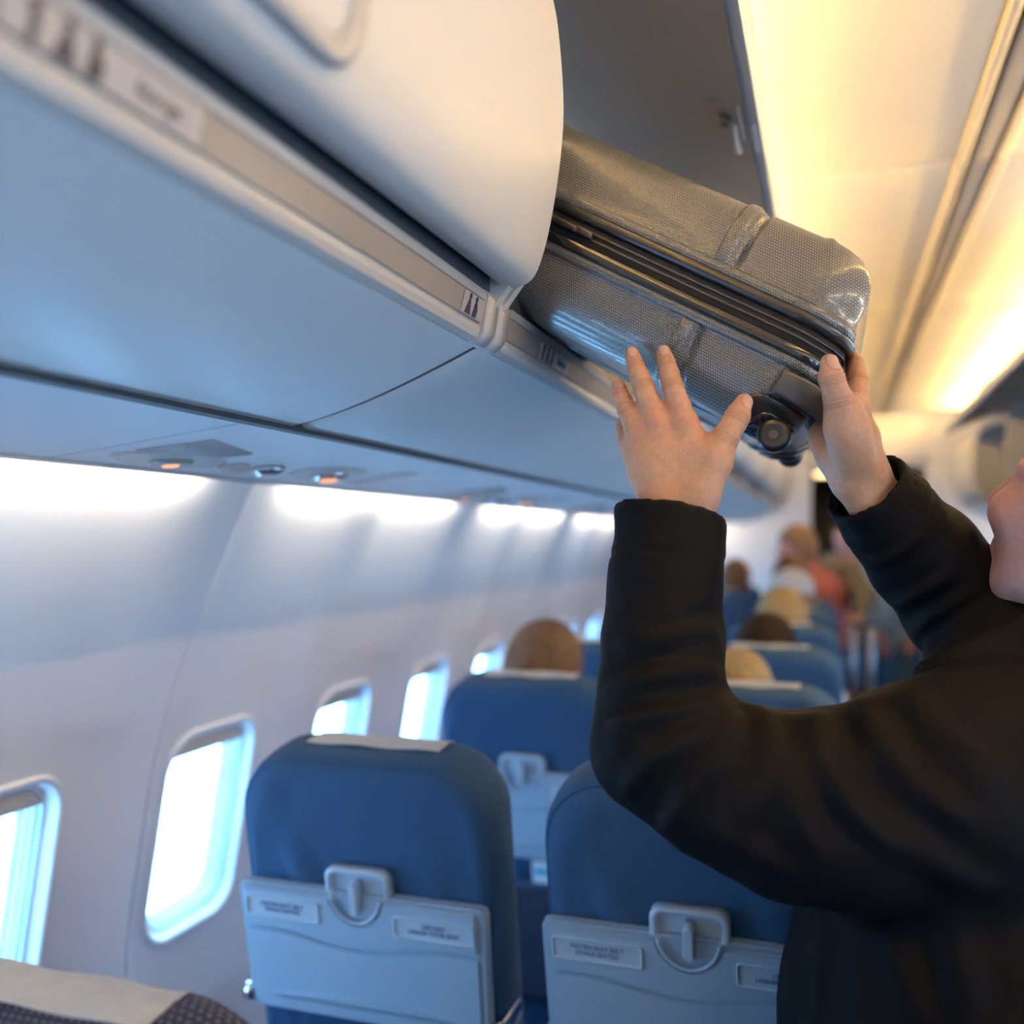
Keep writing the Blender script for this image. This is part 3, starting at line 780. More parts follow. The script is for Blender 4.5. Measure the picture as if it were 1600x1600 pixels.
    # literature pocket below the tray
    mb = MB(); mb.rings([[S(x, t, z) for x, z in rrect(w_, h_, .02, 4, 0, -.385)] for w_, h_, t in ((.18, .135, .01), (.178, .133, -.020), (.165, .12, -.026))]); out.append(('seat_pocket', mb.mesh('seat_pocket'), 'pocket_dark', None))
    mb = MB(); mb.tube([S(-.175, -.018, -.252), S(.175, -.018, -.252)], .005, 8); out.append(('pocket_hem', mb.mesh('pocket_hem'), 'seat_fabric', 'seat_pocket'))
    # cushion, base, armrests, legs
    mb = MB(); mb.rbox((0, .40, .40), (.40, .46, .13), .045, 4); out.append(('seat_cushion', mb.mesh('seat_cushion'), 'seat_fabric', None))
    mb = MB(); mb.rbox((0, .38, .31), (.42, .46, .06), .02, 2); out.append(('seat_frame', mb.mesh('seat_frame'), 'metal_grey', None))
    for sx in (-1, 1):
        mb = MB(); mb.rbox((sx * .203, .31, .625), (.036, .38, .045), .016, 3); mb.rbox((sx * .205, .18, .50), (.03, .07, .24), .012, 2); mb.rbox((sx * .205, .42, .50), (.026, .05, .24), .012, 2); out.append(('armrest', mb.mesh('armrest'), 'rail_grey', None))
        mb = MB(); mb.tube([(sx * .17, .22, .005), (sx * .17, .22, .30)], .014, 10); mb.tube([(sx * .17, .52, .005), (sx * .17, .52, .30)], .014, 10); mb.rbox((sx * .17, .37, .008), (.03, .4, .016), .006, 2); out.append(('leg', mb.mesh('leg'), 'metal_grey', None))
    return out
SM = seat_meshes()
TXT = [text_mesh('FASTEN SEAT BELT\nWHILE SEATED', .0082, 'lettering'), text_mesh('LIFE VEST\nUNDER YOUR SEAT', .0082, 'lettering')]
ROWY0, PITCH = 1.19, 0.73
SEATX = (-.613, -.164)
def make_seat(x, y, label, near=False, text=True, brief=False):
    root = empty('airplane_seat', (x, y, 0)); tag(root, label, 'seat', 'blue airplane seats in rows')
    parts = {}
    for (nm, me, mt, par) in SM:
        if brief and nm in ('tray_hinge', 'placard', 'notch_rim', 'piping', 'seat_pocket', 'pocket_hem'): continue
        p = parts.get(par, root) if par else root
        o = link(nm, me, mt, p)
        if near and mt == 'seat_fabric':
            o.data = me.copy(); o.data.materials.clear(); o.data.materials.append(MATS['seat_fabric_near'])
        parts.setdefault(nm, o)
    if text:
        for i, sx in enumerate((-1, 1)):
            o = link('lettering', TXT[i], 'ink_blue', parts['tray_table'])
            M4 = Matrix((Vector((1, 0, 0)), UPV, -FWD)).transposed().to_4x4(); M4.translation = S(sx * .114, -.0276, -.030 - .004 * (sx > 0)); o.matrix_local = M4
    return root
ROWN = ['first', 'second', 'third', 'fourth', 'fifth', 'sixth', 'seventh', 'eighth', 'ninth']
SEATS = {}
near_y = 0.555
for i, x in enumerate(SEATX):
    SEATS[(-1, i)] = make_seat(x + .035, near_y, 'navy dotted seat top with white headrest cloth, cut off at the bottom %s' % ('left corner' if i == 0 else 'edge'), near=True); SEATS[(-1, i)].scale = (1, 1, (.945, .935)[i])
for r_ in range(0, 8):
    for i, x in enumerate(SEATX):
        extra = {(0, 0): 'nearest full seat, blue with grey tray table, beside the second window', (0, 1): 'blue seat with grey tray table, partly behind the black jacket sleeve and coat',
                 (1, 0): 'blue window seat with latch showing, second row, brown haired passenger in it'}.get((r_, i),
                 'blue seat with white headrest cloth, %s column, %s row counted from the nearest tray table' % ('window' if i == 0 else 'aisle', ROWN[r_]))
        SEATS[(r_, i)] = make_seat(x, ROWY0 + PITCH * r_, extra, text=r_ < 3, brief=r_ > 4)
for r_ in range(3, 8):
    for i, x in enumerate((2 * XC + .164 - .02, 2 * XC + .613 - .02)):
        SEATS[('r', r_, i)] = make_seat(x, ROWY0 + PITCH * r_, 'blue seat right of the aisle, %s column, %s row from the camera side' % ('aisle' if i == 0 else 'window', ROWN[r_ - 3]), text=False, brief=True)

# safety card tucked into the pocket of the second row window seat
card = empty('safety_card', (SEATX[0] + .095, ROWY0 + PITCH, 0)); tag(card, 'white safety card with a red block in a dark seat pocket', 'card')
def slab(x0, x1, z0, z1, t0, t1, nm, mt):
    mb = MB(); mb.rings([[S(x0, t, z0), S(x1, t, z0), S(x1, t, z1), S(x0, t, z1)] for t in (t0, t1)], smooth=False); return mb.build(nm, mt, card)
slab(-.085, .085, -.45, -.200, -.0145, -.0130, 'sheet', 'card_white')
slab(-.02, .060, -.228, -.210, -.0155, -.0144, 'red_block', 'card_red')
slab(-.080, -.03, -.228, -.216, -.0155, -.0144, 'blue_block', 'card_blue')

# ================================================================== suitcase half way into the open bin
CASE_L, CASE_W, CASE_T = .56, .38, .216
case = empty('suitcase', (-.2345, 1.192, H(.3200)), (0, R(29.0), 0))
tag(case, 'dark grey hard shell suitcase with black zipper band, held up into the open bin', 'suitcase')
def outline(inset, r, step=.006):
    base = rrect(CASE_L / 2 - inset, CASE_W / 2 - inset, max(r - inset, .012), 10); out = []
    for i, p in enumerate(base):
        q = base[(i + 1) % len(base)]; L_ = math.hypot(q[0] - p[0], q[1] - p[1])
        # fixed counts keep all rings alike
        n = 1
        if i % 11 == 10: n = 280 if i in (21, 43) else 60
        for k in range(n): out.append((p[0] + (q[0] - p[0]) * k / n, p[1] + (q[1] - p[1]) * k / n))
    return out
def gauss(x, s): return math.exp(-(x / s) ** 2)
def shell_relief(x, y, z):
    d = 0.0
    for x0 in (.142, -.142):
        d -= .0065 * gauss(x - x0, .0032)
        d += .0032 * sstep(.0, .003, (x - (x0 - .026)) ) * sstep(.0, .003, (x0 - .010) - x) if x0 > 0 else .0032 * sstep(0, .003, x - (x0 + .010)) * sstep(0, .003, (x0 + .026) - x)
    return d
def shell_mesh(sg):
    lv = [(.0200, .0060, .055), (.0215, .0025, .055), (.0245, .0010, .055), (.0285, .0010, .055), (.0315, .0022, .055), (.0330, .0052, .055), (.0350, .0060, .055), (.045, .0062, .055), (.055, .0066, .055), (.066, .0078, .055),
          (.076, .0105, .055), (.0855, .0150, .056), (.0935, .0215, .058), (.0995, .0300, .060), (.1040, .0410, .064), (.1065, .0560, .070), (.1078, .0800, .080)]
    if sg < 0: lv = [(z * .965 if z > .04 else z, i_, r) for z, i_, r in lv]
    rings = []
    for z, ins, r in lv:
        row = []
        for (x, y) in outline(ins, r):
            d = shell_relief(x, y, z) * (sstep(.033, .037, z))
            # corner rib at the wheel end
            d += .0028 * sstep(.034, .038, z) * gauss((x - .226) + .35 * (z - .06), .0055)
            nx, ny = x / (CASE_L / 2), y / (CASE_W / 2)
            side = 1.0 if abs(ny) > abs(nx) else 0.0
            vy = d * (1 if y > 0 else -1) * (1 - sstep(.05, .09, z)); vz = d * sstep(.05, .09, z)
            row.append((x, y + vy, sg * (z + vz)))
        rings.append(row)
    mb = MB(); mb.rings(rings, cap0=False, cap1=True)
    me = mb.mesh('shell'); me.set_sharp_from_angle(angle=R(40)); return me
link('shell', shell_mesh(1), 'shell_grey', case); link('shell', shell_mesh(-1), 'shell_grey', case)
def band(levels, nm, mt):
    mb = MB(); rr = [[(x, y, z) for x, y in outline(ins, .060)] for z, ins in levels]; mb.rings(rr, cap0=False, cap1=False); me = mb.mesh(nm); me.set_sharp_from_angle(angle=R(40)); return link(nm, me, mt, case)
for sg in (1, -1):
    band([(sg * .0215, .008), (sg * .0218, -.001), (sg * .0205, -.0032), (sg * .0165, -.0040), (sg * .0125, -.0032), (sg * .0108, -.0012), (sg * .0098, .0030), (sg * .0096, .009)], 'frame_band', 'gloss_black' if sg < 0 else 'rubber_black')
band([(.0100, .0030), (.0060, .0018), (.0045, .0010), (.0015, .0022), (-.0015, .0022), (-.0045, .0010), (-.0060, .0018), (-.0100, .0030)], 'zipper_tape', 'zip_tape')
for z0 in (.0033, -.0033):                                  # teeth: fine knurled cords on both sides of the tape
    mb = MB(); pts = []
    for p, q in zip(outline(.0006, .060), outline(.0006, .060)[1:] + outline(.0006, .060)[:1]):
        L_ = math.hypot(q[0] - p[0], q[1] - p[1]); n = max(int(L_ / .0014), 1)
        pts += [(p[0] + (q[0] - p[0]) * k / n, p[1] + (q[1] - p[1]) * k / n, z0) for k in range(n)]
    pts = [p for p in pts if p[1] < 0.02]
    i0 = max(range(len(pts)), key=lambda i: (Vector(pts[i]) - Vector(pts[i - 1])).length); pts = pts[i0:] + pts[:i0]
    mb.tube(pts, [.0014 if i % 2 else .0008 for i in range(len(pts))], 5); o = mb.build('zipper_teeth', 'zip_teeth', case); o['kind'] = 'stuff'
# zipper pull
mb = MB(); mb.rbox((-.02, -.1935, 0), (.022, .006, .009), .0025, 2); mb.rbox((-.048, -.196, -.001), (.040, .004, .007), .0018, 2); mb.build('zipper_pull', 'rubber_black', case)
# caps that wrap the wheel-end corners, laid on the surface of the lower shell
LV = [(.0245, .0010), (.0315, .0022), (.0350, .0060), (.045, .0062), (.055, .0066), (.066, .0078), (.076, .0105), (.0855, .0150), (.0935, .0215), (.0995, .0300), (.1040, .0410), (.1065, .0560), (.1078, .0800)]
LV = [(z * .965 if z > .04 else z, i_) for z, i_ in LV]
LW = [0.0]
for p_, q_ in zip(LV[:-1], LV[1:]): LW.append(LW[-1] + math.hypot(q_[0] - p_[0], q_[1] - p_[1]))
def w_at(z): return float(np.interp(z, [p[0] for p in LV], LW))
def shell_pt(s, w):
    z = float(np.interp(w, LW, [p[0] for p in LV])); ins = float(np.interp(w, LW, [p[1] for p in LV]))
    hw_, hh_ = CASE_L / 2 - ins, CASE_W / 2 - ins; rr = max(.055 - ins * .6, .012); A_ = .0864
    if s < 0: x, y = hw_ - rr + s, -hh_
    elif s < A_:
        an = R(-90 + 90 * s / A_); x, y = hw_ - rr + rr * math.cos(an), -(hh_ - rr) + rr * math.sin(an)
    else: x, y = hw_, -(hh_ - rr) + (s - A_)
    return Vector((x, y, -z))
def shell_nrm(s, w):
    e_ = .002; n_ = (shell_pt(s + e_, w) - shell_pt(s - e_, w)).cross(shell_pt(s, w + e_) - shell_pt(s, w - e_)).normalized()
    return n_ if n_.dot(shell_pt(s, w) - Vector((.10, 0, -.03))) > 0 else -n_
def shell_cap(s0, w0, hs_, hw_, r_, lift, name, mt, parent, sy=-1):
    rings = []
    for f_, l_ in ((1.0, -.003), (1.0, lift * .5), (.975, lift * .85), (.94, lift), (.8, lift), (.6, lift), (.4, lift), (.2, lift), (.02, lift)):
        row = []
        for a_, b_ in rrect(hs_, hw_, r_, 8):
            s, w = s0 + a_ * f_, w0 + b_ * f_; p = shell_pt(s, w) + shell_nrm(s, w) * l_
            row.append((p.x, p.y if sy < 0 else -p.y, p.z))
        # subdivide the long straight runs so that the cap bends with the corner
        full = []
        for k_ in range(len(row)):
            full.append(row[k_])
            if k_ % 9 == 8:
                (a0, b0), (a1, b1) = rrect(hs_, hw_, r_, 8)[k_], rrect(hs_, hw_, r_, 8)[(k_ + 1) % len(row)]
                for t_ in (.2, .4, .6, .8):
                    s, w = s0 + (a0 + (a1 - a0) * t_) * f_, w0 + (b0 + (b1 - b0) * t_) * f_; p = shell_pt(s, w) + shell_nrm(s, w) * l_
                    full.append((p.x, p.y if sy < 0 else -p.y, p.z))
        rings.append(full)
    mb = MB(); mb.rings(rings, cap0=False, cap1=True); return mb.build(name, mt, parent)
shell_cap(.110, w_at(.050), .088, .0165, .012, .0030, 'handle_plate', 'rubber_black', case)
mb = MB(); path = [(.236, -.1885, -.050), (.262, -.1815, -.050), (.281, -.160, -.050), (.289, -.125, -.050), (.2915, -.080, -.050), (.291, -.030, -.050), (.285, .005, -.050), (.272, .014, -.050)]
sp = spline(path, 5); rows = []
for i, p in enumerate(sp):
    t = (sp[min(i + 1, len(sp) - 1)] - sp[max(i - 1, 0)]).normalized(); nrm = Vector((0, 0, 1)).cross(t).normalized()
    rows.append([p + nrm * a_ + Vector((0, 0, b_)) for a_, b_ in rrect(.0042, .0135, .0035, 3)])
mb.rings(rows); mb.build('grab_handle', 'plastic_dark', case)
for sy in (-1, 1):
    hs = shell_cap(.052, w_at(.093), .062, .034, .026, .0050, 'wheel_housing', 'rubber_black', case, sy)
    shell_cap(.050, w_at(.093), .036, .022, .017, .0085, 'wheel_arch', 'gloss_black', hs, sy)
    mb = MB(); n = 28
    prof = [(-.014, .005), (-.0155, .011), (-.0145, .0150), (-.010, .0172), (.010, .0172), (.0145, .0150), (.0155, .011), (.014, .005)]
    cx, cy, cz = (.2580, -.1640, -.0990) if sy < 0 else (.2560, .1600, -.0900)
    mb.rings([[(cx + r_ * math.cos(2 * math.pi * k / n), cy + a_, cz + r_ * math.sin(2 * math.pi * k / n)) for k in range(n)] for a_, r_ in prof]); mb.build('wheel', 'wheel_black', hs)
    mb = MB(); mb.tube([(cx, cy - .0165, cz), (cx, cy + .0165, cz)], .005, 14); mb.build('axle', 'plastic_dark', hs)
# low feet on the near long side (hidden under the hand) and the side handle on the far side
mb = MB(); mb.rbox((0, .1915, -.048), (.16, .010, .030), .005, 2); mb.build('side_handle', 'rubber_black', case)

# ================================================================== modelling with distance fields (people)
def np3(v): return np.array((v[0], v[1], v[2]), np.float32)
class Field:
    """a signed distance grid: blend tapered limbs into one skin, then mesh it by surface nets"""
    def __init__(s, lo, hi, h):
        s.lo = np.array(lo, np.float32); s.h = h
        s.n = np.ceil((np.array(hi) - np.array(lo)) / h).astype(int) + 1
        s.d = np.full(s.n, 0.08, np.float32)
    def sub(s, lo, hi):
        a = np.clip(np.floor((np.array(lo) - s.lo) / s.h).astype(int), 0, s.n); b = np.clip(np.ceil((np.array(hi) - s.lo) / s.h).astype(int) + 1, 0, s.n)
        if np.any(b <= a): return None
        sl = tuple(slice(int(x), int(y)) for x, y in zip(a, b))
        ax = [s.lo[i] + s.h * np.arange(a[i], b[i], dtype=np.float32) for i in range(3)]
        return sl, ax[0][:, None, None], ax[1][None, :, None], ax[2][None, None, :]
    @staticmethod
    def _cone(X, Y, Z, a, b, r1, r2, flat=None):
        a = np3(a); b = np3(b); ab = b - a; L2 = max(float(ab @ ab), 1e-12)
        px, py, pz = X - a[0], Y - a[1], Z - a[2]
        t = np.clip((px * ab[0] + py * ab[1] + pz * ab[2]) / L2, 0, 1)
        qx, qy, qz = px - t * ab[0], py - t * ab[1], pz - t * ab[2]
        d2 = qx * qx + qy * qy + qz * qz
        if flat is not None:                     # (direction, factor > 1 squeezes the section along it)
            n = np3(Vector(flat[0]).normalized()); w = qx * n[0] + qy * n[1] + qz * n[2]
            d2 = d2 + w * w * (flat[1] ** 2 - 1)
        return np.sqrt(d2) - (r1 + (r2 - r1) * t)
    @staticmethod
    def _smin(a, b, k):
        if k <= 0: return np.minimum(a, b)
        h = np.maximum(k - np.abs(a - b), 0) / k
        return np.minimum(a, b) - h * h * k * 0.25
    def cone(s, a, b, r1, r2=None, k=0.0, flat=None, cut=False):
        r2 = r1 if r2 is None else r2; m = max(r1, r2) + k + 3 * s.h + .012
        a_, b_ = np3(a), np3(b); q = s.sub(np.minimum(a_, b_) - m, np.maximum(a_, b_) + m)
        if q is None: return s
        sl, X, Y, Z = q; d = s._cone(X, Y, Z, a, b, r1, r2, flat)
        s.d[sl] = np.maximum(s.d[sl], -d) if cut else s._smin(s.d[sl], d, k)
        return s
    def chain(s, pts, rs, k=0.004, kk=0.0, flat=None):
        """limb as its own field first (segments blended with kk), then joined to the rest with k"""
        P_ = np.array([np3(p) for p in pts]); m = max(rs) + k + 3 * s.h + .012
        q = s.sub(P_.min(0) - m, P_.max(0) + m)
        if q is None: return s
        sl, X, Y, Z = q; d = None
        for i in range(len(pts) - 1):
            e = s._cone(X, Y, Z, pts[i], pts[i + 1], rs[i], rs[i + 1], flat); d = e if d is None else s._smin(d, e, kk)
        s.d[sl] = s._smin(s.d[sl], d, k); return s
    def ellipsoid(s, c, ax, rad, k=0.0, cut=False):
        m = max(rad) + k + 3 * s.h + .012; c_ = np3(c); q = s.sub(c_ - m, c_ + m)
        if q is None: return s
        sl, X, Y, Z = q; px, py, pz = X - c_[0], Y - c_[1], Z - c_[2]; k0 = 0; k1 = 0
        for v, r in zip(ax, rad):
            v = np3(Vector(v).normalized()); w = px * v[0] + py * v[1] + pz * v[2]; k0 = k0 + (w / r) ** 2; k1 = k1 + (w / (r * r)) ** 2
        k0 = np.sqrt(k0); d = k0 * (k0 - 1) / np.maximum(np.sqrt(k1), 1e-6)
        s.d[sl] = np.maximum(s.d[sl], -d) if cut else s._smin(s.d[sl], d, k); return s
    def plane_cut(s, c, n, rad):
        """remove what lies beyond the plane, within rad of its centre"""
        c_ = np3(c); q = s.sub(c_ - rad, c_ + rad)
        if q is None: return s
        sl, X, Y, Z = q; n = np3(Vector(n).normalized()); px, py, pz = X - c_[0], Y - c_[1], Z - c_[2]
        pl = px * n[0] + py * n[1] + pz * n[2]; inside = (px * px + py * py + pz * pz) < rad * rad
        s.d[sl] = np.where(inside, np.maximum(s.d[sl], pl), s.d[sl]); return s
    def net(s):
        d = s.d; n = s.n; ins = d < 0
        c = np.zeros(tuple(n - 1), np.int8)
        for i in (0, 1):
            for j in (0, 1):
                for k in (0, 1): c += ins[i:n[0] - 1 + i, j:n[1] - 1 + j, k:n[2] - 1 + k]
        act = (c > 0) & (c < 8); I = np.argwhere(act)
        vid = np.full(act.shape, -1, np.int64); vid[tuple(I.T)] = np.arange(len(I))
        acc = np.zeros((len(I), 3), np.float64); cnt = np.zeros(len(I))
        cor = [(i, j, k) for i in (0, 1) for j in (0, 1) for k in (0, 1)]
        for a in cor:
            for ax in range(3):
                if a[ax]: continue
                b = list(a); b[ax] = 1
                da = d[I[:, 0] + a[0], I[:, 1] + a[1], I[:, 2] + a[2]]; db = d[I[:, 0] + b[0], I[:, 1] + b[1], I[:, 2] + b[2]]
                m = (da < 0) != (db < 0); t = np.where(m, da / np.where(m, da - db, 1), 0)
                p = np.tile(np.array(a, float), (len(I), 1)); p[:, ax] = t
                acc[m] += p[m]; cnt[m] += 1
        V = (I + acc / cnt[:, None]) * s.h + s.lo
        F = []
        for ax in range(3):
            b1, b2 = (ax + 1) % 3, (ax + 2) % 3
            sl0 = [slice(1, n[i] - 1) for i in range(3)]; sl0[ax] = slice(0, n[ax] - 1)
            sl1 = list(sl0); sl1[ax] = slice(1, n[ax])
            A, B = ins[tuple(sl0)], ins[tuple(sl1)]; E = np.argwhere(A != B); off = np.array([sl0[i].start for i in range(3)]); G = E + off
            flip = A[tuple(E.T)]
            def cell(d1, d2):
                g_ = G.copy(); g_[:, b1] -= d1; g_[:, b2] -= d2; return vid[tuple(g_.T)]
            q = np.stack([cell(1, 1), cell(0, 1), cell(0, 0), cell(1, 0)], 1)
            q[~flip] = q[~flip][:, ::-1]; F.append(q)
        F = np.concatenate(F); F = F[(F >= 0).all(1)]
        return V, F
def relax(V, F, it=1, lam=0.5):
    e = np.concatenate([F[:, [0, 1]], F[:, [1, 2]], F[:, [2, 3]], F[:, [3, 0]]]); e = np.concatenate([e, e[:, ::-1]])
    for _ in range(it):
        acc = np.zeros_like(V); cnt = np.zeros(len(V)); np.add.at(acc, e[:, 0], V[e[:, 1]]); np.add.at(cnt, e[:, 0], 1)
        V = V + lam * (acc / np.maximum(cnt, 1)[:, None] - V)
    return V
def vnormals(V, F):
    n = np.cross(V[F[:, 2]] - V[F[:, 0]], V[F[:, 3]] - V[F[:, 1]]); N = np.zeros_like(V)
    for i in range(4): np.add.at(N, F[:, i], n)
    return N / np.maximum(np.linalg.norm(N, axis=1), 1e-12)[:, None]
def np_mesh(name, V, F, col=None):
    me = bpy.data.meshes.new(name); me.vertices.add(len(V)); me.vertices.foreach_set('co', V.astype(np.float32).ravel())
    me.loops.add(F.size); me.loops.foreach_set('vertex_index', F.astype(np.int32).ravel())
    me.polygons.add(len(F)); me.polygons.foreach_set('loop_start', np.arange(0, F.size, F.shape[1], dtype=np.int32))
    me.update(calc_edges=True); me.polygons.foreach_set('use_smooth', np.ones(len(F), bool)); me.validate()
    if col is not None:
        ca = me.color_attributes.new('tint', 'FLOAT_COLOR', 'POINT'); c4 = np.ones((len(V), 4), np.float32); c4[:, :3] = col; ca.data.foreach_set('color', c4.ravel())
    return me
def seg_dist(V, a, b):
    a = np3(a); b = np3(b); ab = b - a; t = np.clip(((V - a) @ ab) / max(float(ab @ ab), 1e-12), 0, 1); return np.linalg.norm(V - a - t[:, None] * ab, axis=1), t
SKIN = np.array((0.64, 0.335, 0.195))
def atY(x, y, Y): return at(x, y, Y / (CT + ST * (x - 800.0) / FPX))
TOCAM = -Vector((-ST, CT, 0))                       # from the scene towards the lens, level

# ------------------------------------------------------------------ the man lifting the suitcase
def hand(F, wrist, fore, mcps, fingers, radii, thumb, trad, dorsal, wide, mets, info):
    """fingers: per finger [PIP, DIP, TIP]; dorsal: unit vector out of the back of the hand"""
    dorsal = Vector(dorsal).normalized(); wide = Vector(wide).normalized()
    # wrist and forearm: two bones side by side
    for s_ in (-1, 1):
        F.cone(fore + wide * .013 * s_, wrist + wide * .0108 * s_, .0255, .0188, k=.010)
    for i, m in enumerate(mcps):
        base = wrist + wide * mets[i] + (m - wrist) * .12
        F.chain([base, base.lerp(m, .55), m], [.0175, .0165, .0128], k=.016, kk=.006)
        F.cone(wrist.lerp(m, .30) + dorsal * .0138, m + dorsal * .0075, .0030, .0040, k=.006)      # tendon
        F.cone(m + dorsal * .0062, m + dorsal * .0064, .0092, .0092, k=.005)                         # knuckle
    for i, (m, f, r) in enumerate(zip(mcps, fingers, radii)):
        pts = [m, m.lerp(f[0], .5), f[0], f[0].lerp(f[1], .5), f[1], f[2]]
        F.chain(pts, [r[0], r[0] * .96, r[1], r[1] * .93, r[2], r[3]], k=.0075, kk=.003)
        info.append((f[0], f[1], f[2], r))
    F.chain(thumb, trad, k=.016, kk=.006)
    info.append((thumb[-3], thumb[-2], thumb[-1], (trad[-3], trad[-3], trad[-2], trad[-1])))

def hand_finish(V, F, info, nails, mcps, dorsal):
    N = vnormals(V, F); col = np.tile(SKIN, (len(V), 1)); disp = np.zeros(len(V))
    dors = np3(Vector(dorsal).normalized())
    for (p, d, t, r) in info:
        dist, tt = seg_dist(V, np3(d), np3(t)); near = dist < r[2] * 1.7
        w = np.clip(tt, 0, 1) * near; col = col * (1 - .30 * w[:, None]) + .30 * w[:, None] * np.array((.66, .27, .18))
        for j, rr in ((p, r[1]), (d, r[2])):           # redder knuckles; creases pressed in, their shade painted into the colour too
            ax = np3((Vector(t) - Vector(p)).normalized()); rel = V - np3(j); u = rel @ ax; rad = np.linalg.norm(rel - u[:, None] * ax, axis=1)
            m = (rad < rr * 1.6) & (np.abs(u) < .011)
            g_ = np.exp(-(u / .006) ** 2) * m; col = col * (1 - .22 * g_[:, None]) + .22 * g_[:, None] * np.array((.58, .22, .14))
            cr = sum(np.exp(-((u - o_) / .0011) ** 2) for o_ in (-.0042, -.0008, .003)) * m; disp -= .0008 * cr; col *= (1 - .20 * np.clip(cr, 0, 1))[:, None]
    for m_ in mcps:
        q = np.exp(-(np.linalg.norm(V - np3(m_ + Vector(dorsal) * .012), axis=1) / .011) ** 2); col = col * (1 - .5 * q[:, None]) + .5 * q[:, None] * np.array((.64, .24, .15))
    for (c, ax, nn, L_, Wd) in nails:
        ax = np3(Vector(ax).normalized()); nn = np3((Vector(nn) - Vector(ax) * Vector(nn).dot(Vector(ax))).normalized()); sd = np.cross(ax, nn)
        rel = V - np3(c); u = rel @ ax / L_; v = rel @ sd / Wd; w = rel @ nn
        q = (np.abs(u) ** 3.2 + np.abs(v) ** 3.2); inn = (np.abs(w) < .0055) & (q < 1.9)
        f = np.clip((1.12 - q) / .25, 0, 1) * inn; rim = np.exp(-((q - 1.25) / .28) ** 2) * inn
        tipw = np.clip((u - .72) / .15, 0, 1)
        nail = np.array((.74, .44, .35))[None] * (1 - tipw[:, None]) + tipw[:, None] * np.array((.82, .66, .55))[None]
        col = col * (1 - .75 * f[:, None]) + .75 * f[:, None] * nail; col *= (1 - .30 * rim)[:, None]
        disp += .0003 * f - .0006 * rim
    return V + N * disp[:, None], col

# left hand, flat against the near side of the lower shell
YS = 1.000
lw = atY(1063, 800, .958); lf = atY(1062, 905, .945)
lm = [atY(1071, 663, .976), atY(1026, 662, .975), atY(1000, 682, .976), atY(992, 708, .982)]           # index, middle, ring, little
lfin = [[atY(1051, 603, .981), atY(1042, 569, .989), atY(1036.5, 550, .995)],
        [atY(1006, 606, .981), atY(993, 572, .989), atY(987, 552, .995)],
        [atY(980, 642, .984), atY(969, 615, .991), atY(966, 602, .997)],
        [atY(978, 688, .992), atY(974, 672, 1.000), atY(972, 660, 1.006)]]
lrad = [(.0120, .0108, .0094, .0074), (.0122, .0110, .0095, .0075), (.0115, .0102, .0088, .0070), (.0100, .0088, .0078, .0062)]
lthumb = [atY(1098, 762, .962), atY(1116, 720, .966), atY(1131, 688, .971), atY(1151, 653, .977), atY(1162, 629, .982)]
ltr = [.0185, .0180, .0135, .0122, .0090]
dorsL = TOCAM.copy(); wideL = Vector((CT, ST, 0))
P_all = [lw, lf] + lm + [p for f in lfin for p in f] + lthumb
lo = np.min([np3(p) for p in P_all], 0) - .045; hi = np.max([np3(p) for p in P_all], 0) + .045
FL = Field(lo, hi, .00155); infoL = []
hand(FL, lw, lf, lm, lfin, lrad, lthumb, ltr, dorsL, wideL, (.016, .005, -.006, -.015), infoL)
FL.cone(atY(1108, 716, .968), atY(1082, 684, .972), .010, .009, k=.012)                                  # web of the thumb
FL.cone(atY(1022, 770, .962), atY(1000, 715, .980), .012, .010, k=.010)                                   # outer edge of the palm
VL, QL = FL.net(); VL = relax(VL, QL, 2, .5)
nailsL = []
for (p, d, t, r) in infoL:
    ax = (t - d).normalized(); c = t + dorsL * (r[3] * .92) + ax * (r[3] * .05); nailsL.append((c, ax, dorsL, .0068 if r[0] < .0121 else .0072, .0054))
ax = (lthumb[-1] - lthumb[-2]).normalized(); nn = (dorsL + wideL * .55).normalized(); nailsL[-1] = (lthumb[-1] + nn * .0085 + ax * .0005, ax, nn, .0082, .0068)
VL, CL = hand_finish(VL, QL, infoL, nailsL, lm, dorsL)

# right hand: palm on the wheel end, thumb laid over the zipper band
rw = atY(1346, 752, 1.050); rf = atY(1408, 835, 1.095)
rm = [atY(1336, 640, 1.040), atY(1328, 646, 1.062), atY(1318, 656, 1.082), atY(1307, 668, 1.098)]
rfin = [[atY(1340, 597, 1.062), atY(1336, 570, 1.085), atY(1330, 556, 1.098)],
        [atY(1326, 610, 1.098), atY(1318, 596, 1.122), atY(1312, 590, 1.136)],
        [atY(1314, 626, 1.118), atY(1306, 614, 1.140), atY(1300, 608, 1.154)],
        [atY(1303, 644, 1.126), atY(1297, 634, 1.144), atY(1293, 628, 1.156)]]
rthumb = [atY(1334, 712, 1.022), atY(1322, 668, 1.004), atY(1310, 627, .990), atY(1299.5, 592, .980), atY(1295.5, 567, .981)]
rtr = [.0200, .0195, .0135, .0118, .0088]
vdir = (rm[0] - rw).normalized(); across = (rm[3] - rm[0]).normalized()
dorsR = vdir.cross(across).normalized()
if dorsR.x < 0: dorsR = -dorsR
P_all = [rw, rf] + rm + [p for f in rfin for p in f] + rthumb
lo = np.min([np3(p) for p in P_all], 0) - .045; hi = np.max([np3(p) for p in P_all], 0) + .045
FR = Field(lo, hi, .00155); infoR = []
wideR = Vector((CT, ST, 0)) * .8 + Vector((0, .4, .25))
hand(FR, rw, rf, rm, rfin, lrad, rthumb, rtr, dorsR, wideR, (.010, .004, -.004, -.012), infoR)
FR.cone(atY(1330, 690, 1.010), atY(1322, 655, 1.005), .0165, .0145, k=.016)                              # ball of the thumb
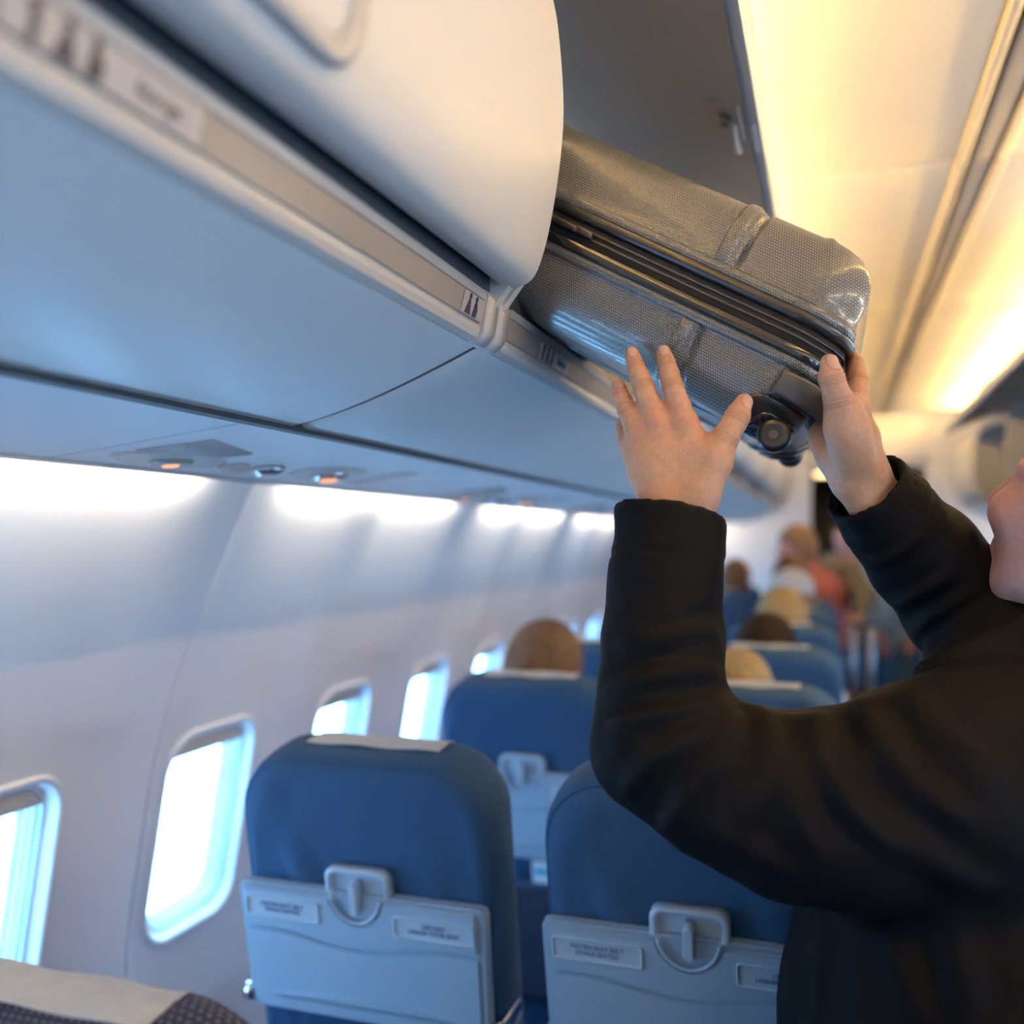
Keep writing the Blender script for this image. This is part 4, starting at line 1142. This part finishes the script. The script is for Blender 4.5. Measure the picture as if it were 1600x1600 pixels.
FR.cone(atY(1300, 712, 1.045), atY(1286, 680, 1.075), .0165, .0160, k=.018)                              # heel of the palm
FR.cone(atY(1331, 628, 1.022), atY(1318, 640, 1.000), .0095, .0100, k=.014)                              # web
VR, QR = FR.net(); VR = relax(VR, QR, 2, .5)
nailsR = []
ax = (rthumb[-1] - rthumb[-2]).normalized(); nn = (TOCAM + Vector((.35, 0, 0))).normalized()
nailsR.append((rthumb[-1] + nn * .0083 - ax * .0005, ax, nn, .0082, .0066))
VR, CR = hand_finish(VR, QR, infoR, nailsR, rm, dorsR)

# head and neck (seen from behind its left cheek, chin at the frame's edge)
U_ = Vector((CT, ST, 0)); D_ = Vector((-ST, CT, 0)); Z_ = Vector((0, 0, 1))
hf = (U_ * -.44 + Z_ * .40 + D_ * .80).normalized(); hs = hf.cross(Z_).normalized(); hu = hs.cross(hf).normalized()
hc = at(1728, 815, .93)
def HP(f, s_, u): return hc + hf * f + hs * s_ + hu * u
FH = Field(np3(hc) - .17 - np.array((0, 0, .10)), np3(hc) + .17, .0030)
axs = (hf, hs, hu)
FH.ellipsoid(HP(-.012, 0, .025), axs, (.098, .077, .095))
FH.ellipsoid(HP(.030, 0, -.030), axs, (.062, .062, .075), k=.03)
FH.ellipsoid(HP(.062, 0, -.095), axs, (.026, .026, .020), k=.03)                                          # chin
for s_ in (-1, 1):
    FH.cone(HP(-.010, s_ * .060, -.048), HP(.055, s_ * .022, -.098), .016, .014, k=.028)                  # jaw
    FH.ellipsoid(HP(.066, s_ * .038, -.018), axs, (.026, .026, .022), k=.02)                              # cheek
    FH.ellipsoid(HP(.084, s_ * .032, .012), axs, (.012, .015, .010), k=.006, cut=True)                    # eye socket
    FH.ellipsoid(HP(.074, s_ * .032, .012), axs, (.0125, .0125, .0125), k=.003)                           # eyeball
    FH.cone(HP(.078, s_ * .016, .031), HP(.066, s_ * .052, .030), .010, .008, k=.012)                     # brow
    FH.ellipsoid(HP(-.012, s_ * .078, -.005), (hf, hs, hu), (.018, .008, .031), k=.006)                   # ear
    FH.ellipsoid(HP(-.006, s_ * .086, -.003), (hf, hs, hu), (.009, .006, .017), k=.003, cut=True)
FH.cone(HP(.090, 0, .022), HP(.112, 0, -.022), .008, .0125, k=.012)                                       # nose
for s_ in (-1, 1): FH.ellipsoid(HP(.100, s_ * .011, -.026), axs, (.011, .008, .008), k=.006)
FH.cone(HP(.080, -.018, -.058), HP(.080, .018, -.058), .0075, .0075, k=.012); FH.cone(HP(.079, -.016, -.070), HP(.079, .016, -.070), .0082, .0082, k=.012)   # lips
FH.cone(HP(-.02, 0, -.04), hc - hf * .025 - Z_ * .175, .058, .056, k=.03)                              # neck
VH, QH = FH.net(); VH = relax(VH, QH, 2, .5)
colH = np.tile(np.array((.62, .31, .235)), (len(VH), 1))
q = np.exp(-(np.linalg.norm(VH - np3(HP(.06, 0, -.095)), axis=1) / .05) ** 2); colH = colH * (1 - .35 * q[:, None]) + .35 * q[:, None] * np.array((.42, .26, .22))   # stubble
q = np.exp(-(np.linalg.norm(VH - np3(HP(.105, 0, -.025)), axis=1) / .018) ** 2); colH = colH * (1 - .4 * q[:, None]) + .4 * q[:, None] * np.array((.66, .24, .17))
q = np.exp(-((np.linalg.norm(VH - np3(HP(.090, 0, -.064)), axis=1)) / .015) ** 2); colH = colH * (1 - .5 * q[:, None]) + .5 * q[:, None] * np.array((.55, .17, .14))

# body under the clothes, one mesh with hands and head
sh_l = at(1545, 1205, .865); el_l = at(1030, 1172, .892); sh_r = at(1760, 1190, 1.13); el_r = at(1600, 1030, 1.10)
pel = Vector((.165, 1.075, .93)); chest = at(1600, 1260, .99)
FB = Field((-.25, .65, .02), (.75, 1.6, 1.56), .012)
FB.chain([pel, pel.lerp(chest, .5), chest, chest + Z_ * .06], [.13, .115, .10, .08], k=.05, kk=.05)
FB.chain([chest + Z_ * .04, hc - hf * .02 - Z_ * .17], [.06, .045], k=.04)
FB.chain([chest + Z_ * .05, at(1560, 1230, .88), at(1345, 1268, .868), at(1225, 1256, .876), el_l, at(1038, 1000, .921), lf], [.06, .055, .05, .048, .040, .034, .030], k=.03, kk=.02)
FB.chain([chest + Z_ * .05, at(1720, 1185, 1.08), el_r, rf], [.055, .050, .040, .030], k=.03, kk=.02)
fdir = Vector((-.62, .60, 0)).normalized(); sdir = Vector((.69, .72, 0)).normalized()
hips = [pel - sdir * .085 - Z_ * .05, pel + sdir * .085 - Z_ * .05]
feet = [Vector((hips[0].x, hips[0].y, .08)) + fdir * .07, Vector((hips[1].x, hips[1].y, .08)) - fdir * .10]
for h_, f_ in zip(hips, feet):
    FB.chain([h_, h_.lerp(f_, .5) + fdir * .02, f_], [.085, .055, .042], k=.03, kk=.02)
VB, QB = FB.net(); colB = np.tile(SKIN, (len(VB), 1))
def join(parts):
    V = []; Q = []; C = []; o = 0
    for v, q, c in parts: V.append(v); Q.append(q + o); C.append(c); o += len(v)
    return np.concatenate(V), np.concatenate(Q), np.concatenate(C)
Vp, Qp, Cp = join([(VB, QB, colB), (VL, QL, CL), (VR, QR, CR), (VH, QH, colH)])
man = link('person', np_mesh('person', Vp, Qp, Cp), 'skin')
tag(man, 'person in a black jacket lifting the grey suitcase with both raised hands', 'person')

# hair
FHr = Field(np3(hc) - .16, np3(hc) + .18, .006)
FHr.ellipsoid(HP(-.018, 0, .034), axs, (.104, .086, .100)); FHr.ellipsoid(HP(-.05, 0, -.01), axs, (.068, .080, .085), k=.03)
FHr.ellipsoid(HP(.085, 0, -.03), axs, (.085, .11, .085), cut=True)
v_, q_ = FHr.net(); link('hair', np_mesh('hair', v_, q_), 'hair_dark', man)

# jacket
FJ = Field((-.26, .66, .80), (.72, 1.58, 1.66), .0044)
larm = [at(1047, 800, .945), at(1041, 900, .935), at(1036, 1000, .921), at(1032, 1090, .906), at(1030, 1165, .893)]
FJ.chain([larm[0] + (larm[0] - larm[1]) * .3] + larm, [.0500, .0510, .0540, .0560, .0585, .0600], k=.0, kk=.01)
FJ.chain([larm[-1], at(1120, 1216, .884), at(1225, 1254, .876), at(1345, 1262, .868), at(1470, 1232, .862), at(1560, 1208, .868)], [.0600, .0700, .0800, .0900, .0960, .094], k=.022, kk=.02)
axL = (larm[0] - larm[1]).normalized(); cutn = (axL + Vector((0, 0, .04)) + U_ * .10).normalized()
FJ.plane_cut(larm[0] + axL * .0, cutn, .085)
FJ.cone(larm[0] + axL * .05, larm[1], .0445, .0420, cut=True)
rarm = [at(1350, 760, 1.000), at(1395, 815, 1.018), at(1440, 868, 1.035), at(1505, 945, 1.062), at(1590, 1035, 1.10)]
axR = (rarm[0] - rarm[1]).normalized()
FJ.chain([rarm[0] + axR * .03] + rarm + [at(1690, 1120, 1.12), at(1760, 1190, 1.12)], [.0400, .0415, .0490, .0570, .0640, .068, .08, .09], k=.012, kk=.012)
FJ.plane_cut(rarm[0], axR, .07)
FJ.cone(rarm[0] + axR * .05, rarm[1], .0350, .0400, cut=True)
# trunk, shoulders, collar
FJ.chain([at(1640, 1200, 1.0), at(1700, 1110, 1.0), at(1735, 1030, .99)], [.12, .105, .075], k=.04, kk=.04)
tor = [at(1640, 1215, .98), at(1600, 1330, .965), at(1560, 1480, .955), at(1540, 1640, .955), at(1540, 1850, .965), at(1545, 1960, .97)]
FJ.chain(tor, [.125, .165, .182, .188, .190, .186], k=.035, kk=.05)
FJ.plane_cut(tor[-1] - Z_ * .02, -Z_, .27)
FJ.chain([at(1560, 1208, .868), at(1640, 1180, .95), at(1760, 1185, 1.12)], [.092, .11, .095], k=.03, kk=.04)
FJ.chain([at(1452, 1056, .935), at(1500, 1036, .925), at(1560, 1026, .92), at(1640, 1010, .90), at(1740, 985, .93), at(1790, 965, 1.02), at(1760, 970, 1.10), at(1660, 1005, 1.12), at(1560, 1040, 1.08), at(1490, 1055, 1.0), at(1452, 1056, .935)],
         [.012, .020, .026, .032, .036, .036, .034, .028, .022, .014, .012], k=.012, kk=.01)
FJ.chain([at(1600, 1060, .93), at(1720, 1040, .97), at(1740, 1040, 1.08)], [.04, .05, .04], k=.03, kk=.02)
FJ.chain([at(1478, 1028, 1.02), at(1530, 1002, 1.0), at(1580, 990, .985), at(1650, 968, .97), at(1730, 945, .98), at(1790, 935, 1.05)], [.022, .030, .034, .036, .036, .036], k=.02, kk=.01)
VJ, QJ = FJ.net(); VJ = relax(VJ, QJ, 2, .5)
def project(V):
    rel = V - np.array((0, 0, CAMZ)); u = rel @ np3(U_); d = rel @ np3(D_); return 800 + FPX * u / d, 845 - FPX * rel[:, 2] / d, d
def fold(lines):
    """raise soft ridges and press valleys along lines that lie on the cloth"""
    global VJ
    N = vnormals(VJ, QJ); disp = np.zeros(len(VJ)); px, py, dd = project(VJ); face = (N @ np3(TOCAM)) > .0
    for pts, amp, wid in lines:
        P3 = []
        for (x, y) in pts:
            near = (px - x) ** 2 + (py - y) ** 2 + np.where(face, 0, 1e6) + (dd - .9) * 400; P3.append(VJ[np.argmin(near)])
        P3 = [np3(p) for p in spline([Vector(p) for p in P3], 6)]; best = np.full(len(VJ), 9.0); tt = np.zeros(len(VJ))
        for i in range(len(P3) - 1):
            d_, t_ = seg_dist(VJ, P3[i], P3[i + 1]); m = d_ < best; best[m] = d_[m]; tt[m] = (i + t_[m]) / (len(P3) - 1)
        env = np.sin(np.pi * np.clip(tt * .92 + .04, 0, 1)) ** .6
        disp += amp * env * (np.exp(-(best / wid) ** 2) - .45 * np.exp(-((best - 1.9 * wid) / wid) ** 2))
    VJ = VJ + N * disp[:, None]
fold([([(1132, 1092), (1075, 1110), (1010, 1118), (955, 1135)], .0060, .0075), ([(1130, 1112), (1080, 1150), (1020, 1190), (975, 1240)], .0065, .0085), ([(1150, 1120), (1110, 1190), (1070, 1260), (1040, 1300)], .0060, .0085),
      ([(1118, 1045), (1060, 1050), (1000, 1062), (948, 1080)], .0050, .0080), ([(1120, 985), (1075, 985), (1030, 1000), (975, 1010)], .0045, .0075), ([(1115, 930), (1085, 945), (1050, 952)], .0030, .0065),
      ([(1190, 1105), (1200, 1160), (1190, 1230), (1150, 1300)], .0050, .0100), ([(1275, 1112), (1290, 1180), (1330, 1260), (1400, 1330)], .0080, .0100), ([(1345, 1090), (1375, 1150), (1430, 1220), (1500, 1290)], .0070, .0110),
      ([(1250, 1120), (1240, 1200), (1250, 1290), (1300, 1370)], .0055, .0120), ([(1430, 1080), (1470, 1140), (1540, 1190)], .0045, .0120), ([(1100, 1290), (1170, 1330), (1260, 1370)], .0045, .0100),
      ([(1385, 960), (1430, 935), (1480, 900)], .0050, .0080), ([(1410, 1000), (1460, 960), (1520, 925)], .0050, .0085), ([(1360, 880), (1400, 865), (1440, 830)], .0035, .0070),
      ([(1300, 1440), (1285, 1510), (1275, 1590)], .0050, .0100), ([(1380, 1450), (1410, 1520), (1430, 1595)], .0060, .0130), ([(1480, 1440), (1500, 1520), (1500, 1595)], .0060, .0140), ([(1400, 1300), (1480, 1360), (1560, 1400)], .005, .013)])
# cuff seams, fine rumples
from mathutils import noise as _mn
N = vnormals(VJ, QJ); dsp = np.zeros(len(VJ))
for a0, ax_, off, rad in ((larm[0], axL, -.046, .075), (rarm[0], axR, -.046, .07)):
    rel = VJ - np3(a0 + ax_ * off); u = rel @ np3(ax_); m = np.linalg.norm(rel, axis=1) < rad; dsp -= .0016 * np.exp(-(u / .0032) ** 2) * m
    dsp += .0012 * (u > 0) * m
for i in range(len(VJ)):
    p = VJ[i]; dsp[i] += .0030 * _mn.noise((p[0] * 16, p[1] * 16, p[2] * 16)) + .0011 * _mn.noise((p[0] * 42, p[1] * 42, p[2] * 34))
VJ = VJ + N * dsp[:, None]
jk = link('jacket', np_mesh('jacket', VJ, QJ), 'jacket', man); jk['label'] = 'black padded jacket with stitched cuffs'
# trousers and shoes
FT = Field((-.1, .7, .04), (.65, 1.45, 1.02), .011)
FT.chain([pel + Z_ * .04, pel - Z_ * .06], [.15, .155], k=.03)
for h_, f_ in zip(hips, feet): FT.chain([h_, h_.lerp(f_, .5) + fdir * .02, f_], [.105, .080, .068], k=.03, kk=.02)
v_, q_ = FT.net(); link('trousers', np_mesh('trousers', v_, q_), 'trousers', man)
for f_ in feet:
    FS = Field(np3(f_) - np.array((.2, .2, .09)), np3(f_) + np.array((.2, .2, .06)), .008)
    b_ = Vector((f_.x, f_.y, .045)); FS.cone(b_ - fdir * .05, b_ + fdir * .13, .042, .036, k=.02); FS.cone(b_, b_ + Z_ * .05, .045, .048, k=.02); FS.plane_cut(Vector((b_.x, b_.y, .004)), -Z_, .3)
    v_, q_ = FS.net(); link('shoe', np_mesh('shoe', v_, q_), 'shoe', man)

# ================================================================== the other passengers
def add_head(F, c, f, s_=1.0, k=.02):
    f = Vector(f).normalized(); sd = f.cross(Z_).normalized(); u = sd.cross(f).normalized(); ax = (f, sd, u)
    def q(a_, b_, d_): return c + (f * a_ + sd * b_ + u * d_) * s_
    F.ellipsoid(q(-.010, 0, .025), ax, (.096 * s_, .076 * s_, .094 * s_), k=k); F.ellipsoid(q(.030, 0, -.035), ax, (.060 * s_, .060 * s_, .078 * s_), k=.02)
    F.ellipsoid(q(.062, 0, -.092), ax, (.026 * s_, .026 * s_, .02 * s_), k=.02); F.cone(q(.088, 0, .02), q(.106, 0, -.022), .008 * s_, .012 * s_, k=.01)
    for b_ in (-1, 1):
        F.ellipsoid(q(-.012, b_ * .077, -.005), ax, (.018 * s_, .009 * s_, .03 * s_), k=.006); F.ellipsoid(q(.086, b_ * .032, .012), ax, (.012, .014, .009), cut=True)
    F.cone(q(.084, -.018, -.062), q(.084, .018, -.062), .009 * s_, k=.006)
    return q, ax
def add_hair(c, f, m, parent, s_=1.0, long=0.0, cut=True):
    f = Vector(f).normalized(); sd = f.cross(Z_).normalized(); u = sd.cross(f).normalized(); ax = (f, sd, u)
    F = Field(np3(c) - .22 * s_ - np.array((0, 0, long)), np3(c) + .2 * s_, .007)
    F.ellipsoid(c - f * .016 * s_ + u * .034 * s_, ax, (.104 * s_, .087 * s_, .100 * s_)); F.ellipsoid(c - f * .05 * s_ - u * .02 * s_, ax, (.066 * s_, .082 * s_, .09 * s_), k=.03)
    if long: F.chain([c - f * .045, c - f * .055 - u * .10, c - f * .05 - u * (.10 + long)], [.085 * s_, .085 * s_, .06], k=.03, kk=.03, flat=(f, 1.6))
    if cut: F.ellipsoid(c + f * .09 * s_ - u * .03 * s_, ax, (.088 * s_, .12 * s_, .092 * s_), cut=True)
    V, Q = F.net(); V = relax(V, Q, 1)
    return link('hair', np_mesh('hair', V, Q), m, parent)
def hand_small(F, w, d, side, r=.011):
    """a small resting hand: palm, four fingers and a thumb"""
    d = Vector(d).normalized(); sd = d.cross(Z_).normalized()
    F.cone(w, w + d * .07, .024, .026, k=.015, flat=(Z_, 1.6))
    for i in range(4):
        o_ = sd * (-.027 + .018 * i); L_ = (.055, .065, .062, .048)[i]; b0 = w + d * .085 + o_; F.chain([b0, b0 + d * L_ * .55 - Z_ * .006, b0 + d * L_ - Z_ * .018], [r * .8, r * .72, r * .6], k=.006)
    F.chain([w + d * .02 + sd * .025 * side, w + d * .055 + sd * .05 * side, w + d * .085 + sd * .055 * side], [r, r * .9, r * .7], k=.008)
def clean(V, Q): return relax(V, Q, 1)
def seated(x, y, zh, hair, shirt, label, long=0.0, turn=0.0, s_=1.0, elbow=(.20, .30, .66), cap=None, child=False):
    base = Vector((x, y, 0)); f = Vector((math.sin(turn), math.cos(turn), 0)); hd = Vector((0, .205, zh))
    def B(a_, b_, c_): return Vector((a_, b_, c_)) + base
    zs = zh - .225 * s_
    F = Field(np3(base) + np.array((-.34, .05, .02)), np3(base) + np.array((.34, .86, zh + .16)), .0095)
    add_head(F, hd + base, f, s_); F.cone(B(0, .19, zh - .06), B(0, .20, zs - .02), .055 * s_, .06 * s_, k=.03)
    F.chain([B(0, .25, .53), B(0, .215, .75), B(0, .205, zs - .06)], [.105, .11, .10], k=.05, kk=.04)
    for q in (-1, 1):
        F.chain([B(q * .06, .205, zs - .03), B(q * .155, .21, zs - .05), B(q * elbow[0], elbow[1], elbow[2] + .05), B(q * .12, .50, .64)], [.05, .045, .036, .026], k=.03, kk=.02)
        F.chain([B(q * .08, .28, .52), B(q * .09, .66, .53), B(q * .09, .68, .10)], [.075, .05, .04], k=.03, kk=.02); hand_small(F, B(q * .12, .50, .64), (-.35 * q, .8, -.15), -q)
    V, Q = F.net(); V = clean(V, Q)
    p = link('person', np_mesh('person', V, Q, np.tile(SKIN, (len(V), 1))), 'skin'); tag(p, label, 'person', 'seated passengers')
    add_hair(hd + base, f, hair, p, s_, long)
    F = Field(np3(base) + np.array((-.36, .02, .40)), np3(base) + np.array((.36, .66, zs + .12)), .0105)
    F.chain([B(0, .25, .52), B(0, .215, .75), B(0, .205, zs - .06)], [.135, .135, .115], k=.05, kk=.04)
    for q in (-1, 1): F.chain([B(q * .06, .205, zs - .03), B(q * .16, .21, zs - .05), B(q * elbow[0], elbow[1], elbow[2] + .05), B(q * .125, .47, .645)], [.065, .062, .052, .040], k=.04, kk=.02)
    F.cone(B(0, .19, zs + .06), B(0, .20, zs + .2), .058, .075, cut=True)
    V, Q = F.net(); V = clean(V, Q); link('shirt', np_mesh('shirt', V, Q), shirt, p)
    F = Field(np3(base) + np.array((-.24, .10, .06)), np3(base) + np.array((.24, .84, .68)), .011)
    for q in (-1, 1): F.chain([B(q * .08, .28, .52), B(q * .09, .66, .53), B(q * .09, .68, .12)], [.092, .070, .058], k=.03, kk=.02)
    V, Q = F.net(); link('trousers', np_mesh('trousers', V, Q), 'trousers', p)
    for q in (-1, 1):
        F = Field(np3(B(q * .09, .70, .05)) - .14, np3(B(q * .09, .70, .05)) + .14, .010); F.cone(B(q * .09, .66, .05), B(q * .09, .76, .045), .045, .036, k=.0); F.plane_cut(B(q * .09, .7, .004), -Z_, .3); V, Q = F.net(); link('shoe', np_mesh('shoe', V, Q), 'shoe', p)
    if cap:
        c_ = hd + base; F = Field(np3(c_) - .2, np3(c_) + .22, .008); F.ellipsoid(c_ + Z_ * .045 - f * .01, (f, f.cross(Z_), Z_), (.112, .096, .094)); F.plane_cut(c_ + Z_ * .02, -Z_, .4); V, Q = F.net(); link('knit_cap', np_mesh('knit_cap', V, Q), cap, p)
    return p
def SY(r_): return ROWY0 + PITCH * r_
seated(SEATX[0] - .01, SY(1), 1.190, 'hair_brown', 'shirt_blue', 'passenger with long brown hair above the second row window seat', long=.10, elbow=(.165, .32, .66))
seated(SEATX[1] - .03, SY(1), 1.150, 'hair_blond', 'shirt_blue', 'passenger with fair hair just showing beside the raised black sleeve', s_=.9, elbow=(.165, .32, .66))
seated(SEATX[1] - .015, SY(2), 1.165, 'hair_dark', 'shirt_white', 'passenger with dark hair and a white sleeve reaching into the aisle', elbow=(.275, .24, .70))
seated(SEATX[1] - .01, SY(3), 1.205, 'hair_blond', 'shirt_white', 'passenger with blond hair in the aisle seat beyond the dark haired one', turn=-.3)
seated(SEATX[1] - .0, SY(4), 1.245, 'hair_grey', 'shirt_blue', 'passenger with a white knit cap beyond the blond head', cap='shirt_white', elbow=(.165, .32, .66))
seated(SEATX[1] - .04, SY(5), 1.300, 'hair_brown', 'coat_olive', 'brown haired passenger seated just left of the man in pink', turn=-.4)
seated(SEATX[0] + .08, SY(6), 1.265, 'hair_brown', 'coat_olive', 'brown haired passenger seated against the white bulkhead', turn=.2)
seated(SEATX[0] - .01, SY(4), 1.235, 'hair_dark', 'shirt_blue', 'dark haired passenger by the window just right of the upright sleeve', elbow=(.165, .32, .66))

def standing(head, face, chest_, pelvis, feet_, arms, label, hair, shirt, coat=None, legs='jeans_blue', grp=None, front=None):
    pts = [head, chest_, pelvis] + feet_ + [q for a_ in arms for q in a_]
    lo = np.min([np3(p) for p in pts], 0) - .24; hi = np.max([np3(p) for p in pts], 0) + .24; lo[2] = max(lo[2], .0)
    f = Vector(face).normalized(); sd = f.cross(Z_).normalized()
    F = Field(lo, hi, .012); add_head(F, head, f); nk = chest_.lerp(head, .42)
    F.cone(head - f * .02 - Z_ * .05, nk, .055, .06, k=.03); F.chain([pelvis, chest_, nk], [.12, .12, .07], k=.05, kk=.05)
    for (sh, el, ha) in arms:
        F.chain([nk.lerp(chest_, .3), sh, el, ha], [.06, .05, .038, .027], k=.03, kk=.02); hand_small(F, ha, (ha - el) + Vector((.001, 0, 0)), 1)
    for q, ft in zip((-1, 1), feet_): F.chain([pelvis + sd * .08 * q - Z_ * .04, (pelvis + sd * .08 * q).lerp(ft, .5), ft], [.085, .055, .042], k=.03, kk=.02)
    V, Q = F.net(); V = clean(V, Q); p = link('person', np_mesh('person', V, Q, np.tile(np.array((.66, .30, .23)), (len(V), 1))), 'skin'); tag(p, label, 'person', grp)
    add_hair(head, f, hair, p)
    F = Field(lo, hi, .012); off = (front or Vector((0, 0, 0)))
    F.chain([pelvis + off * .5, chest_ + off, nk - Z_ * .03 + off * .4], [.140, .135, .085], k=.05, kk=.05)
    if not coat:
        for (sh, el, ha) in arms: F.chain([nk.lerp(chest_, .3), sh, el, el.lerp(ha, .85)], [.075, .066, .052, .042], k=.03, kk=.02)
    V, Q = F.net(); V = clean(V, Q); link('shirt', np_mesh('shirt', V, Q), shirt, p)
    if coat:
        F = Field(lo, hi, .012); b_ = -off
        F.chain([pelvis - Z_ * .12 + b_, chest_ + b_, nk - Z_ * .02 + b_ * .5], [.165, .160, .095], k=.05, kk=.05)
        for (sh, el, ha) in arms: F.chain([nk.lerp(chest_, .3), sh, el, el.lerp(ha, .85)], [.085, .074, .060, .048], k=.04, kk=.02)
        V, Q = F.net(); V = clean(V, Q); link('coat', np_mesh('coat', V, Q), coat, p)
    F = Field(lo, hi, .012)
    for q, ft in zip((-1, 1), feet_): F.chain([pelvis + sd * .08 * q - Z_ * .04, (pelvis + sd * .08 * q).lerp(ft, .5), ft], [.105, .078, .062], k=.04, kk=.02)
    V, Q = F.net(); link('trousers', np_mesh('trousers', V, Q), legs, p)
    for ft in feet_:
        b_ = Vector((ft.x, ft.y, .045)); F = Field(np3(b_) - .22, np3(b_) + .22, .010); F.cone(b_ - f * .05, b_ + f * .13, .042, .034); F.cone(b_, b_ + Z_ * .05, .045, .05, k=.02); F.plane_cut(Vector((b_.x, b_.y, .004)), -Z_, .4); V, Q = F.net(); link('shoe', np_mesh('shoe', V, Q), 'shoe', p)
    return p
d1 = 5.15
standing(at(1243, 858, d1), (-.85, -.35, -.15), at(1288, 930, d1), at(1306, 1010, d1 + .05), [Vector((.06, 5.30, .08)), Vector((.20, 5.42, .08))],
         [(at(1325, 900, d1 - .05), at(1352, 935, d1 - .2), at(1343, 962, d1 - .35)), (at(1272, 890, d1 + .15), at(1235, 930, d1 + .2), at(1215, 945, d1 + .2))],
         'standing man in a pink shirt and open olive coat leaning over the seats', 'hair_grey', 'shirt_pink', coat='coat_olive', front=(U_ * -.055 - D_ * .06))
d2 = 6.1
standing(at(1322, 838, d2), (-.2, -.95, -.1), at(1326, 910, d2), at(1328, 985, d2), [Vector((.16, 6.2, .08)), Vector((.30, 6.25, .08))],
         [(at(1300, 880, d2), at(1294, 930, d2), at(1300, 970, d2 - .1)), (at(1352, 880, d2), at(1360, 930, d2), at(1356, 970, d2 - .1))],
         'standing person with a flushed face behind the man in pink', 'hair_dark', 'coat_grey', legs='trousers')

d3 = 5.5
standing(at(1400, 858, d3), (-.5, -.8, 0), at(1398, 925, d3), at(1396, 1000, d3), [Vector((.32, 5.58, .08)), Vector((.42, 5.70, .08))],
         [(at(1374, 900, d3), at(1370, 945, d3 - .1), at(1376, 985, d3 - .15)), (at(1424, 900, d3), at(1430, 945, d3), at(1424, 985, d3 - .1))],
         'standing passenger in pale blue, mostly hidden behind the right sleeve', 'hair_brown', 'shirt_pale', legs='jeans_blue')

# trolley case in the aisle
tc_ = at(1346, 1120, 4.75); tb = empty('trolley_case', (tc_.x, tc_.y, 0)); tag(tb, 'dark trolley case with a long silver handle standing in the aisle', 'suitcase')
mb = MB(); mb.rbox((0, 0, .42), (.34, .24, .70), .05, 4); mb.build('case_body', 'bag_black', tb)
for sx in (-.043, .043):
    mb = MB(); mb.tube([(sx, -.09, .70), (sx, -.09, 1.085)], .015, 10); mb.build('handle_rod', 'silver', tb)
mb = MB(); mb.rbox((0, -.09, 1.09), (.125, .03, .03), .012, 3); mb.build('handle_grip', 'plastic_dark', tb)
for sx in (-.13, .13):
    for sy in (-.08, .08): mb = MB(); mb.tube([(sx - .012, sy, .038), (sx + .012, sy, .038)], .034, 14); mb.build('wheel', 'wheel_black', tb)
# bags in the open bins
def bag(x, y, z, size, m, label, nm='travel_bag'):
    b_ = empty(nm, (x, y, z)); tag(b_, label, 'bag')
    mb = MB(); mb.rbox((0, 0, size[2] / 2), size, min(size) * .32, 5); mb.build('bag_body', m, b_)
    mb = MB(); mb.tube(spline([(-size[0] * .5, -size[1] * .2, size[2] * .55), (-size[0] * .62, -size[1] * .1, size[2] * .8), (-size[0] * .62, size[1] * .1, size[2] * .8), (-size[0] * .5, size[1] * .2, size[2] * .55)], 6), .012, 8); mb.build('carry_strap', 'plastic_dark', b_)
    mb = MB(); mb.tube([(-size[0] * .42, -size[1] * .38, size[2] * .93), (-size[0] * .42, size[1] * .38, size[2] * .93)], .006, 6); mb.build('zipper', 'zip_teeth', b_)
bag(1.08, 4.72, H(.238), (.36, .46, .30), 'bag_black', 'black soft bag in the open bin at the right edge of the photo')
bag(1.08, 4.24, H(.238), (.34, .30, .26), 'bag_brown', 'brown bag beside the black one in the open right bin')
bag(1.08, 5.60, H(.238), (.34, .42, .28), 'bag_black', 'black bag in the farther open bin on the right')
b2 = bag(-.60, 6.5, H(.238), (.34, .50, .28), 'bag_black', 'dark bag in the far open bin left of the bulkhead doorway')
